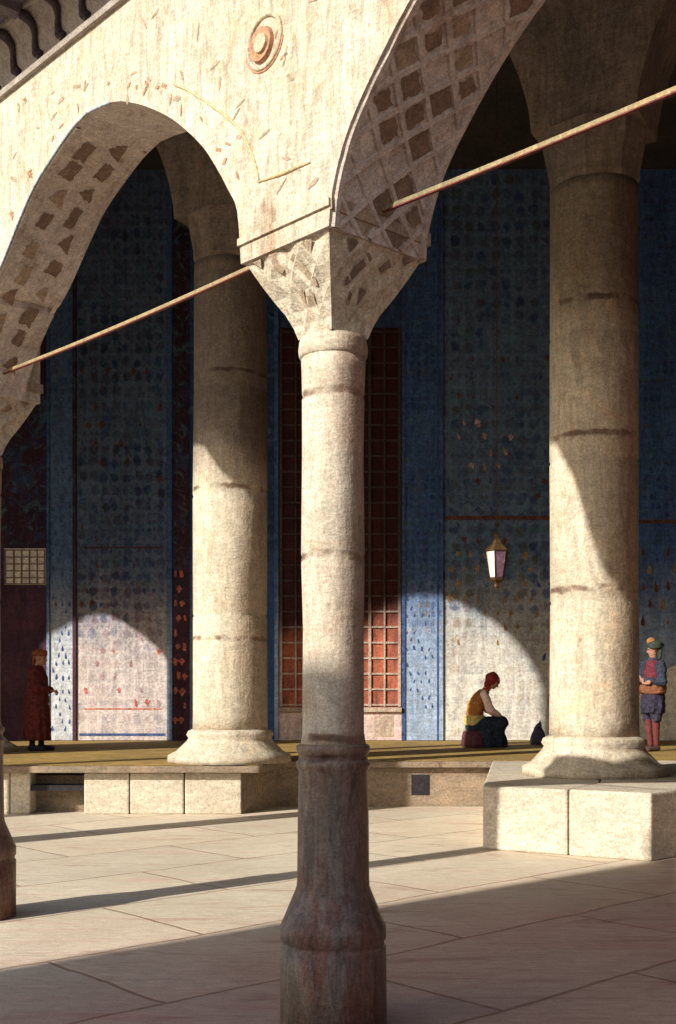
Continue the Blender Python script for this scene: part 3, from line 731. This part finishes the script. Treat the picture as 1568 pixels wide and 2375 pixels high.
def motif_rows(mb, X0, X1, y0, y1, dx, dy, s, mis, d, kinds=(0, 1), keep=.85, rj=.25):
    r = 0; y = y0
    while y < y1:
        X = X0 + (dx / 2 if r % 2 else 0)
        while X < X1:
            if rnd.random() < keep:
                mi = mis(X, y) if callable(mis) else rnd.choice(mis)
                if mi is not None: drop(mb, X + rnd.uniform(-1.5, 1.5), y + rnd.uniform(-2, 2), s * rnd.uniform(.75, 1.15), mi, d, rnd.choice(kinds), rnd.uniform(-rj, rj))
            X += dx
        y += dy; r += 1
def edge(mb, X, y0, y1, wd, mi, d=.05): rect(mb, X - wd / 2, X + wd / 2, y0, y1, d, mi)

# left strip and left panel
p = MB(); rect(p, 116, 170, 300, 1716, .03, 0)
motif_rows(p, 124, 166, 1180, 1700, 15, 17, 6, [1], .0335, (0,), .5, .2); motif_rows(p, 124, 166, 620, 1180, 15, 26, 6, [1], .0335, (0,), .5, .1)
p.build('tile_strip', [T['white'], T['mblue']], TWO)
p = MB(); rect(p, 170, 178, 300, 1716, .06, 0); rect(p, 110, 116, 300, 1716, .06, 1); p.build('strip_border', [T['plum'], T['paleblue']], TWO)
p = MB(); rect(p, 179, 388, 300, 1716, .025, 0)
motif_rows(p, 200, 375, 1480, 1640, 26, 30, 8, [2, 3, 3], .029, (0, 1, 2), .45)
motif_rows(p, 192, 380, 1160, 1420, 22, 30, 7.5, lambda X, y: 1 if (X > 225 or y < 1200) else 4, .029, (0, 1), .6, .4)
motif_rows(p, 192, 380, 860, 1150, 30, 42, 9, [1, 4], .029, (0, 1), .5, .2)
rect(p, 196, 376, 1642, 1645, .03, 2); rect(p, 185, 384, 1700, 1706, .03, 1); rect(p, 196, 380, 1268, 1272, .03, 4)
p.build('tile_panel', [T['panel'], T['mblue'], T['mred'], T['mpink'], T['mbrown']], TWO)
p = MB(); rect(p, 388, 400, 300, 1716, .05, 0); rect(p, 402, 440, 300, 1716, .028, 1)
motif_rows(p, 408, 436, 1330, 1700, 14, 34, 9, [2], .032, (2, 1), .8)
p.build('tile_strip', [T['paleblue'], T['plum'], T['mred']], TWO)
p = MB(); rect(p, 441, 600, 300, 1716, .025, 0); p.build('tile_panel', [T['wall']], TWO)
# border beside window
p = MB(); rect(p, 605, 637, 300, 1716, .03, 0); rect(p, 637, 646, 300, 1716, .055, 1); p.build('tile_strip', [T['blue'], T['paleblue']], TWO)
# grilled window
win = MB(); rect(win, 648, 930, 760, 1640, .012, 0)
wo = win.build('window', [T['pane']], TWO)
fm_ = MB()
nc = 8; x0, x1 = 652, 926
for i in range(nc + 1):
    X = x0 + (x1 - x0) * i / nc; rect(fm_, X - (3.2 if i % 2 == 0 else 1.9), X + (3.2 if i % 2 == 0 else 1.9), 762, 1638, .05, 0)
y = 770
while y < 1640:
    rect(fm_, x0, x1, y - 2.0, y + 2.0, .042, 0); y += 36
fm_.build('lattice', [T['frame']], wo)
p = MB(); rect(p, 646, 931, 1640, 1650, .1, 0); rect(p, 646, 931, 1651, 1716, .03, 1); rect(p, 700, 800, 1660, 1708, .035, 0); rect(p, 868, 912, 1660, 1708, .035, 0)
p.build('marble_dado', [T['frame'], T['pink']], TWO)
# blue strip right of window
p = MB(); rect(p, 932, 1018, 300, 1716, .03, 0)
motif_rows(p, 944, 1012, 1010, 1640, 17, 19, 5.4, [1], .0335, (2, 0), .6, .5)
motif_rows(p, 944, 1012, 640, 1010, 17, 24, 6.0, [1], .0335, (2, 0), .5, .5)
p.build('tile_strip', [T['paleblue'], T['mblue']], TWO)
p = MB(); rect(p, 931.5, 940, 300, 1716, .05, 0); rect(p, 1018, 1027, 300, 1716, .07, 1); rect(p, 1013, 1017, 300, 1716, .05, 0); p.build('strip_border', [T['mblue'], T['paleblue']], TWO)
# main right panel
p = MB(); rect(p, 1028, 1400, 300, 1716, .025, 0)
def rm(X, y):
    if y < 1110: return 2 if 1050 < X < 1200 else (1 if rnd.random() < .3 else None)
    if y < 1200: return rnd.choice([1, 1, 4])
    if y < 1280: return 4 if rnd.random() < .5 else 1
    if y < 1400: return 3 if X < 1235 else 1
    if y < 1500: return rnd.choice([3, None])
    if y < 1600: return 1 if X > 1240 else None
    return None
motif_rows(p, 1046, 1290, 980, 1640, 31, 34, 9, rm, .029, (0, 1), .62, .5)
motif_rows(p, 1046, 1290, 700, 960, 34, 44, 8, [1, 4], .029, (0, 1), .4)
rect(p, 1030, 1300, 1196, 1206, .03, 4); 
p.build('tile_panel', [T['panel2'], T['mblue'], T['mpink'], T['mochre'], T['mbrown']], TWO)
# far right
p = MB(); rect(p, 1404, 1900, 300, 1716, .022, 0)
motif_rows(p, 1490, 1640, 1000, 1190, 30, 38, 14, [1], .026, (1, 0), .95, .1)
motif_rows(p, 1490, 1640, 1280, 1450, 30, 40, 12, [3, 4], .026, (0,), .8, .2)
rect(p, 1480, 1800, 1205, 1214, .03, 4)
p.build('tile_panel', [T['paleblue'], T['mblue'], T['mpink'], T['mochre'], T['mbrown']], TWO)
# pale arched panel behind the standing man: a sun patch put in as colour
p = MB(); v = [(WX(1465), WY - .045, TZ + .01)]
for k in range(21):
    a = math.pi * (1 - k / 20); v.append((WX(1690 + 225 * math.cos(a)), WY - .045, WZ(1650 - 130 * math.sin(a))))
v.append((WX(1915), WY - .045, TZ + .01)); n = len(v)
v2 = [(x, WY - .022, z) for x, _, z in v]
p.add(v + v2, [tuple(range(n)), tuple(range(n, 2 * n))] + [(i, (i + 1) % n, n + (i + 1) % n, n + i) for i in range(n)])
M['sun_patch'] = stone('painted_sun_pale', (.85, .80, .66), (.80, .74, .60), (.6, .5, .4), px=.019, stainlo=.7)
p.build('sun_patch_panel', M['sun_patch'], TWO)
# left dark portal with small grilled light
p = MB(); rect(p, -220, 109, 300, 1716, .02, 0); p.build('portal', [T['plum']], TWO)
p = MB(); rect(p, 12, 108, 1272, 1356, .04, 0); wo = p.build('window', stone('pale_window_sun_tint', (.80, .76, .66), (.72, .66, .56), (.5, .4, .3), px=.019), TWO)  # extra-pale colour stands for sunlight on this window
p = MB()
for X in (14, 34, 52, 70, 88, 105): rect(p, X - 1.4, X + 1.4, 1274, 1354, .06, 0)
for y in (1276, 1292, 1308, 1324, 1340, 1354): rect(p, 12, 107, y - 1.3, y + 1.3, .055, 0)
p.build('grille', [M['soffit_mark']], wo)

# ------------------------------------------------------------------ lantern
def PX(X, y, Y): return Vector((BX(X, Y), Y, 1.6 + (1600 - y) / FP * Y))
LY = 17.0; lc = PX(1152, 1310, LY)
ln = empty('hanging_lantern', lc); tag(ln, 'hexagonal glass lantern hanging on a long chain before the tiled wall', 'lantern')
px = LY / FP
brass = plain('dark_brass', (.10, .06, .03), px=.02, rough=.4, metal=.3)
def hexring(r, z): return [(lc.x + r * math.cos(R(60 * k + 12)), lc.y + r * math.sin(R(60 * k + 12)), lc.z + z) for k in range(6)]
rt, rb_, ht, hb = 27 * px, 17 * px, 32 * px, -30 * px
m = MB(); m.lathe(lc, [(.005, 78 * px), (8 * px, 72 * px), (5 * px, 64 * px), (12 * px, 56 * px), (14 * px, 50 * px), (27 * px, 38 * px), (31 * px, 33 * px), (29 * px, 31 * px)], 6, smooth=False, rot=R(12)); m.build('cap', brass, ln)
m = MB(); m.lathe(lc, [(rb_ * 1.08, hb + .005), (rb_ * 1.0, hb - .03), (9 * px, hb - 10 * px), (5 * px, hb - 14 * px), (7 * px, hb - 20 * px), (.004, hb - 30 * px)][::-1], 6, smooth=False, rot=R(12)); m.build('finial', brass, ln)
m = MB(); top = hexring(rt, ht); bot = hexring(rb_, hb)
for k in range(6): m.tube([top[k], bot[k]], .010, 6)
m.tube(top + [top[0]], .010, 6); m.tube(bot + [bot[0]], .010, 6); m.build('frame', brass, ln)
gl = plain('milky_glass_lit', (.80, .76, .68), px=.02, rough=.25, var=.12); gl2 = plain('violet_glass_shaded', (.16, .09, .14), px=.02, rough=.2, var=.3)
for k in range(6):
    m = MB(); k2 = (k + 1) % 6; m.add([Vector(q) * .995 + lc * .005 for q in (top[k], top[k2], bot[k2], bot[k])], [(0, 1, 2, 3)])
    ang = (60 * k + 42) % 360
    m.build('pane', gl if 150 < ang < 275 else gl2, ln, fix=False)  # left panes pale, the rest dark: lit and shaded sides done by colour
m = MB(); z = lc.z + 78 * px; i = 0
while z < TOP - .05:
    a = Vector((.012, 0, 0)) if i % 2 else Vector((0, .012, 0))
    pts = [(lc.x + a.x * math.cos(q), lc.y + a.y * math.cos(q), z + .035 + .04 * math.sin(q)) for q in [2 * math.pi * j / 8 for j in range(9)]]
    m.tube(pts, .005, 5, cap=False); z += .062; i += 1
m.build('chain', brass, ln)

# ------------------------------------------------------------------ people
def fmat(n, c, var=.3): return plain(n, c, px=.014, var=var, rough=.85)
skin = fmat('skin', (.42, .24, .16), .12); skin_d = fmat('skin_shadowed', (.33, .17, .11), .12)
hair = fmat('dark_hair', (.03, .02, .018), .2)
eye = plain('eye_dark', (.02, .015, .015), px=.01)
def hand(mb, w, d, up, ln=.17, curl=.5, side=1):
    """palm + four fingers + thumb from wrist w pointing d, palm normal up"""
    w = Vector(w); d = Vector(d).normalized(); up = Vector(up).normalized(); sd = d.cross(up).normalized() * side
    pc = w + d * .045
    for k in (-1.5, -.5, .5, 1.5): mb.caps(w + sd * k * .010, w + d * .085 + sd * k * .019, .017, .013)
    for k, l in ((-1.5, .06), (-.5, .078), (.5, .074), (1.5, .066)):
        a = w + d * .088 + sd * k * .020; dd = (d + up * -curl * .5).normalized(); b = a + dd * l * .5
        dd2 = (d * .6 - up * curl).normalized(); c_ = b + dd2 * l * .5
        mb.caps(a, b, .0095, .009); mb.caps(b, c_, .009, .0075)
    a = w + d * .025 + sd * .032; b = a + (d * .7 + sd * .75).normalized() * .04; c_ = b + (d + sd * .1 - up * .3 * curl).normalized() * .035
    mb.caps(w + d * .01 + sd * .015, a, .015, .013); mb.caps(a, b, .012, .0105); mb.caps(b, c_, .0105, .008)
def head(mb, c, f, up=(0, 0, 1), s=1.0):
    """head centre c (eye line), facing f"""
    c = Vector(c); f = Vector(f).normalized(); up = Vector(up); up = (up - f * up.dot(f)).normalized(); r = f.cross(up)
    m3 = Matrix((f, r, up)).transposed()
    mb.ball(c - f * .008 * s + up * .025 * s, (.096 * s, .074 * s, .095 * s), 0, 20, 14, m3)
    mb.ball(c + f * .018 * s - up * .045 * s, (.070 * s, .056 * s, .074 * s), 0, 20, 14, m3)
    mb.ball(c + f * .058 * s - up * .095 * s, (.024 * s, .026 * s, .02 * s), 0, 12, 8, m3)            # chin
    mb.caps(c + f * .078 * s + up * .006 * s, c + f * .104 * s - up * .034 * s, .010 * s, .014 * s)   # nose
    mb.ball(c + f * .080 * s + up * .022 * s, (.016 * s, .045 * s, .010 * s), 0, 12, 8, m3)           # brow
    mb.ball(c + f * .080 * s - up * .063 * s, (.012 * s, .024 * s, .006 * s), 0, 12, 8, m3)           # upper lip
    mb.ball(c + f * .077 * s - up * .076 * s, (.012 * s, .020 * s, .007 * s), 0, 12, 8, m3)           # lower lip
    for q in (-1, 1): mb.ball(c - f * .005 * s + r * q * .076 * s - up * .012 * s, (.018 * s, .009 * s, .030 * s), 0, 10, 8, m3)
    return m3
def eyes(parent, c, f, up=(0, 0, 1)):
    c = Vector(c); f = Vector(f).normalized(); up = Vector(up); up = (up - f * up.dot(f)).normalized(); r = f.cross(up); m = MB()
    for q in (-1, 1):
        m = MB(); m.ball(c + f * .076 + r * q * .031 + up * .003, (.012, .012, .008), 0, 10, 6); m.build('eye', eye, parent)
def person(loc, label, build):
    r = empty('person', loc); tag(r, label, 'person'); build(r, Vector(loc)); return r

def left_person(r, o):
    f = Vector((1, -.12, 0)).normalized()
    P = lambda x, y, z: o + Vector((x, y, z))
    b = MB(); hc = P(.055, 0, 1.475); head(b, hc, (1, -.15, -.12)); b.caps(P(.0, 0, 1.30), P(.025, 0, 1.40), .058, .052)
    # torso, arms, legs
    b.rings([o[:2] and (o.x - .0, o.y, o.z + z, rx, ry) for z, rx, ry in ((.80, .12, .16), (.95, .11, .15), (1.1, .12, .17), (1.24, .11, .18), (1.32, .07, .10))], 24)
    for q in (-1, 1):
        b.caps(P(-.01, q * .17, 1.25), P(.03, q * .21, .99), .045, .038); b.caps(P(.03, q * .21, .99), P(.20, q * .08, .96), .037, .026)
        hand(b, P(.21, q * .07, .955), (.75, -q * .65, -.1), (0, 0, 1) if q > 0 else (0, 0, 1), side=q)
        lx = .05 * q
        b.caps(P(lx * .3, q * .09, .85), P(lx, q * .09, .47), .075, .055); b.caps(P(lx, q * .09, .47), P(lx - .01, q * .085, .10), .050, .034)
        b.caps(P(lx - .03, q * .085, .045), P(lx + .15, q * .095, .032), .040, .030)
    b.build('body', skin_d, r, remesh=.0075); eyes(r, hc, (1, -.15, -.12))
    red = fmat('dark_red_robe', (.10, .018, .016), .5)
    c = MB(); c.rings([(o.x + x, o.y, o.z + z, rx, ry) for x, z, rx, ry in ((.0, .17, .205, .235), (.0, .35, .205, .235), (-.01, .6, .20, .225), (-.015, .8, .19, .215), (0, 1.0, .165, .205), (0, 1.15, .155, .215), (0, 1.25, .13, .20), (.005, 1.32, .09, .12), (.01, 1.35, .068, .075))], 72, 0, .05, 11)
    for q in (-1, 1):
        c.caps(P(-.01, q * .165, 1.24), P(.04, q * .22, .98), .075, .082); c.caps(P(.04, q * .22, .98), P(.175, q * .105, .965), .080, .062)
    c.build('robe', red, r, remesh=.011)
    t = MB(); t.ball(hc + Vector((-.02, 0, .075)), (.118, .105, .065), 0, 24, 12)
    for k in range(4): 
        t.tube([hc + Vector((-.018 + .106 * math.cos(a), .094 * math.sin(a), .045 + .018 * k + .014 * math.sin(a * 2 + k))) for a in [2 * math.pi * j / 24 for j in range(25)]], .019, 8, cap=False)
    t.caps(hc + Vector((-.10, 0, .05)), hc + Vector((-.115, 0, -.10)), .028, .022)
    t.build('turban', fmat('rust_turban', (.20, .065, .02), .35), r, remesh=.008)
    s = MB()
    bt_ = fmat('black_boots', (.02, .02, .03))
    for q in (-1, 1):
        s = MB(); lx = .05 * q; s.caps(P(lx - .035, q * .085, .048), P(lx + .17, q * .097, .036), .050, .037); s.caps(P(lx - .012, q * .085, .05), P(lx - .01, q * .085, .14), .046, .048)
        s.build('boot', bt_, r, remesh=.009)
pl_ = PX(87, 1740, 18.45); pl_.z = TZ
person(pl_, 'standing person in a long dark red robe and rust turban, hands joined, at the left', left_person)

def seated(r, o):
    P = lambda x, y, z: o + Vector((x, y, z))
    hc = P(.185, 0, 1.105); fd = (.80, -.1, -.60); up = (.6, 0, .8)
    b = MB(); head(b, hc, fd, up); b.caps(P(.055, 0, .965), P(.14, 0, 1.055), .058, .052)
    b.rings([(o.x + x, o.y, o.z + z, rx, ry) for x, z, rx, ry in ((-.13, .38, .14, .18), (-.14, .5, .13, .165), (-.12, .65, .12, .16), (-.07, .8, .12, .18), (-.01, .9, .10, .175), (.03, .97, .06, .09))], 24)
    for q in (-1, 1):
        b.caps(P(-.01, q * .175, .90), P(.10, q * .20, .62), .046, .038); b.caps(P(.10, q * .20, .62), P(.28, q * .09, .53), .037, .026)
        hand(b, P(.285, q * .085, .525), (.7, -q * .6, -.25), (0, 0, 1), side=q)
        b.caps(P(-.10, q * .10, .42), P(.32, q * .13, .43), .085, .062); b.caps(P(.32, q * .13, .43), P(.20, q * .12, .10), .056, .036)
        b.caps(P(.17, q * .12, .045), P(.36, q * .14, .032), .038, .030)
    b.build('body', skin, r, remesh=.0075); eyes(r, hc, fd, up)
    v = MB(); v.rings([(o.x + x, o.y, o.z + z, rx, ry) for x, z, rx, ry in ((-.14, .50, .15, .185), (-.135, .6, .145, .18), (-.11, .72, .145, .185), (-.07, .82, .14, .195), (-.02, .9, .125, .19), (.025, .97, .085, .12))], 40)
    v.build('waistcoat', fmat('orange_waistcoat', (.40, .17, .04), .35), r, remesh=.01)
    s = MB()
    for q in (-1, 1):
        s.caps(P(-.005, q * .18, .90), P(.10, q * .205, .63), .068, .072); s.caps(P(.10, q * .205, .63), P(.25, q * .108, .545), .066, .046)
    s.build('sleeves', fmat('rose_sleeves', (.90, .66, .60), .2), r, remesh=.009)
    c = MB(); c.tube([P(.03, 0, .985), P(.06, 0, .955)], [.085, .07], 20); c.ball(P(.05, 0, .965), (.075, .085, .035)); c.build('collar', fmat('red_collar', (.42, .04, .03)), r, remesh=.009)
    c = MB()
    for k in range(4):
        c.tube([P(-.14 + .158 * math.cos(a), .193 * math.sin(a), .40 + .036 * k + .012 * math.sin(a + k)) for a in [2 * math.pi * j / 32 for j in range(33)]], .026, 8, cap=False)
    c.rings([(o.x - .14, o.y, o.z + z, .155, .19) for z in (.39, .45, .53)], 32)
    c.build('sash', fmat('yellow_sash', (.55, .43, .16), .3), r, remesh=.009)
    h = MB()
    hv = hc + Vector((-.035, 0, .045))
    m3 = Matrix.Rotation(R(28), 3, 'Y')
    h.ball(hv, (.118, .102, .125), 0, 24, 14, m3); h.ball(hc + Vector((-.10, 0, -.05)), (.065, .075, .085), 0, 18, 10)
    h.tube([hc + Vector((-.02, 0, .02)) + m3 @ Vector((.112 * math.cos(a), .100 * math.sin(a), .02)) for a in [2 * math.pi * j / 24 for j in range(25)]], .020, 8, cap=False)
    h.caps(hc + Vector((-.09, .02, -.06)), P(.02, .02, .95), .045, .04)
    h.build('headcloth', fmat('crimson_headcloth', (.26, .03, .03), .4), r, remesh=.009)
    t = MB()
    t.ball(P(-.10, 0, .35), (.20, .215, .15))
    for q in (-1, 1):
        t.caps(P(-.10, q * .10, .37), P(.31, q * .14, .415), .13, .105); t.caps(P(.31, q * .14, .41), P(.20, q * .125, .14), .10, .085)
        t.caps(P(.05, q * .12, .25), P(.18, q * .12, .12), .10, .07)
    t.rings([(o.x + x, o.y, o.z + z, rx, ry) for x, z, rx, ry in ((.12, .015, .27, .27), (.12, .10, .28, .27), (.10, .25, .27, .25), (.08, .38, .22, .23))], 36, 0, .08, 7)
    t.build('trousers', fmat('blue_black_trousers', (.018, .028, .05), .5), r, remesh=.012)
    s = MB()
    sm_ = fmat('dark_shoes', (.06, .025, .02))
    for q in (-1, 1):
        s = MB(); s.caps(P(.165, q * .12, .045), P(.37, q * .142, .036), .047, .037); s.build('shoe', sm_, r, remesh=.009)
ps = PX(1120, 1730, 19.6); ps.z = TZ
person(ps, 'seated person with bowed head in crimson headcloth, orange waistcoat and yellow sash', seated)
# low cushion
q = MB(); q.rings([(ps.x - .12, ps.y, TZ + z, rx, ry) for z, rx, ry in ((.0, .22, .24), (.03, .25, .27), (.15, .24, .26), (.25, .22, .24), (.29, .16, .18))], 32, 0, .02, 7)
tag(q.build('cushion', plain('dark_plum_cloth', (.09, .03, .04), px=.014), origin=(ps.x - .12, ps.y, TZ)), 'low dark plum cushion on the terrace under the seated figure', 'cushion')

def right_person(r, o):
    P = lambda x, y, z: o + Vector((x, y, z))
    hc = P(.02, 0, 1.60); fd = (-.55, -.83, -.1)
    b = MB(); head(b, hc, fd); b.caps(P(.0, 0, 1.42), P(.01, 0, 1.53), .058, .053)
    b.rings([(o.x + x, o.y, o.z + z, rx, ry) for x, z, rx, ry in ((0, .85, .16, .12), (0, 1.0, .15, .11), (0, 1.2, .17, .13), (0, 1.37, .19, .12), (0, 1.44, .09, .07))], 24)
    for q in (-1, 1):
        sh = P(q * .19, 0, 1.37); el = P(q * .25, -.03, 1.09); b.caps(sh, el, .046, .038)
        wr = P(-q * .02, -.20, 1.10 + .02 * q); b.caps(el, wr, .037, .026); hand(b, wr, (-q, -.15, .05), (0, -1, .2), side=q)
        b.caps(P(q * .09, 0, .90), P(q * .09, -.02, .50), .085, .058); b.caps(P(q * .09, -.02, .50), P(q * .07, .01, .10), .052, .036)
        b.caps(P(q * .07, .03, .045), P(q * .09, -.15, .032), .038, .030)
    b.build('body', skin_d, r, remesh=.0075); eyes(r, hc, fd)
    j = MB(); j.rings([(o.x + x, o.y, o.z + z, rx, ry) for x, z, rx, ry in ((0, 1.05, .185, .145), (0, 1.2, .20, .15), (0, 1.35, .215, .14), (0, 1.43, .12, .095), (0, 1.47, .075, .075))], 40)
    for q in (-1, 1):
        j.caps(P(q * .20, 0, 1.36), P(q * .265, -.03, 1.09), .075, .07); j.caps(P(q * .265, -.03, 1.09), P(q * .07, -.185, 1.11), .066, .05)
    j.build('jacket', fmat('slate_jacket', (.030, .033, .055), .5), r, remesh=.01)
    v = MB(); v.rings([(o.x + .045, o.y - .03, o.z + z, rx, ry) for z, rx, ry in ((1.04, .13, .135), (1.2, .15, .145), (1.38, .12, .12), (1.44, .06, .07))], 32)
    v.build('shirt', fmat('crimson_shirt', (.12, .02, .03), .4), r, remesh=.01)
    c = MB(); 
    for k in range(4):
        c.tube([P(.205 * math.cos(a), .16 * math.sin(a), .93 + .035 * k + .01 * math.sin(a * 2 + k)) for a in [2 * math.pi * q / 32 for q in range(33)]], .028, 8, cap=False)
    c.caps(P(-.17, -.05, .96), P(-.19, -.06, .80), .045, .03)
    c.rings([(o.x, o.y, o.z + z, .20, .155) for z in (.91, .98, 1.05)], 32); c.build('sash', fmat('orange_sash', (.18, .07, .035), .4), r, remesh=.01)
    t = MB(); t.rings([(o.x, o.y, o.z + z, rx, ry) for z, rx, ry in ((.60, .20, .16), (.7, .215, .175), (.85, .20, .16), (.94, .185, .15))], 48, 0, .05, 9)
    for q in (-1, 1): t.caps(P(q * .09, 0, .85), P(q * .095, -.01, .52), .115, .085)
    t.build('breeches', fmat('dark_breeches', (.03, .025, .045), .5), r, remesh=.011)
    s = MB()
    for q in (-1, 1): s.caps(P(q * .09, -.015, .50), P(q * .07, .01, .10), .066, .045)
    s.build('stockings', fmat('red_stockings', (.12, .03, .03), .35), r, remesh=.009)
    s = MB()
    sm_ = fmat('brown_shoes', (.08, .04, .03))
    for q in (-1, 1):
        s = MB(); s.caps(P(q * .07, .035, .048), P(q * .092, -.165, .036), .047, .037); s.build('shoe', sm_, r, remesh=.009)
    h = MB(); h.ball(hc + Vector((0.02, .02, .075)), (.115, .118, .075), 0, 24, 12)
    for k in range(3): h.tube([hc + Vector((.02 + .108 * math.cos(a), .02 + .112 * math.sin(a), .04 + .022 * k + .015 * math.sin(a * 2 + k))) for a in [2 * math.pi * q / 24 for q in range(25)]], .022, 8, cap=False)
    h.caps(hc + Vector((.09, .05, .05)), hc + Vector((.085, .045, -.14)), .04, .032)
    h.build('turban', fmat('dark_green_turban', (.035, .045, .035), .4), r, remesh=.009)
    h = MB(); h.ball(hc + Vector((-.02, -.03, .125)), (.072, .075, .065), 0, 18, 12); h.build('cap', fmat('orange_cap', (.30, .14, .04), .3), r)
pr_ = PX(1514, 1735, 18.3); pr_.z = TZ
rp_ = person(pr_, 'standing person in slate jacket, orange sash and red stockings half hidden by the right column', right_person); rp_.rotation_euler = (0, 0, R(-66))

# small dark bundle beside the right column
bp = PX(1247, 1712, 20.6); bp.z = TZ
q = MB(); q.rings([(bp.x + x, bp.y, bp.z + z, rx, rx) for x, z, rx in ((0, .0, .12), (0, .05, .14), (.0, .16, .12), (.01, .27, .075), (.03, .36, .04), (.045, .42, .012))], 28, 0, .12, 5)
tag(q.build('cloth_bundle', fmat('slate_cloth', (.09, .09, .14), .5), origin=bp, remesh=.012), 'small pointed slate-blue bundle on the floor beside the right thick column', 'bundle')

# ------------------------------------------------------------------ light, world, camera
sd = bpy.data.lights.new('sun', 'SUN'); sd.energy = 6.6; sd.angle = R(.6); sd.color = (1, .955, .86)
so = bpy.data.objects.new('sun', sd); col.objects.link(so); so.rotation_euler = SUN.to_track_quat('Z', 'Y').to_euler()
W = bpy.data.worlds.new('World'); scn.world = W; W.use_nodes = True
nt = W.node_tree; bg = nt.nodes['Background']; sk = nt.nodes.new('ShaderNodeTexSky'); sk.sky_type = 'NISHITA'; sk.sun_disc = False
sk.sun_elevation = math.asin(SUN.z); sk.sun_rotation = math.atan2(SUN.x, SUN.y); sk.air_density = 1.0; sk.dust_density = 1.5
nt.links.new(sk.outputs[0], bg.inputs[0]); bg.inputs[1].default_value = .165
cd = bpy.data.cameras.new('camera'); co = bpy.data.objects.new('camera', cd); col.objects.link(co); scn.camera = co
co.location = (0, 0, 1.6); co.rotation_euler = (R(90), 0, 0)
cd.sensor_fit = 'VERTICAL'; cd.sensor_height = 36; cd.lens = 36 * FP / 2374.0
cd.shift_y = (1600 - 1187) / 2374.0; cd.clip_end = 1000; cd.clip_start = .05
scn.view_settings.view_transform = 'Standard'; scn.view_settings.look = 'None'; scn.view_settings.exposure = 0
scn.cycles.max_bounces = 8; scn.cycles.diffuse_bounces = 5
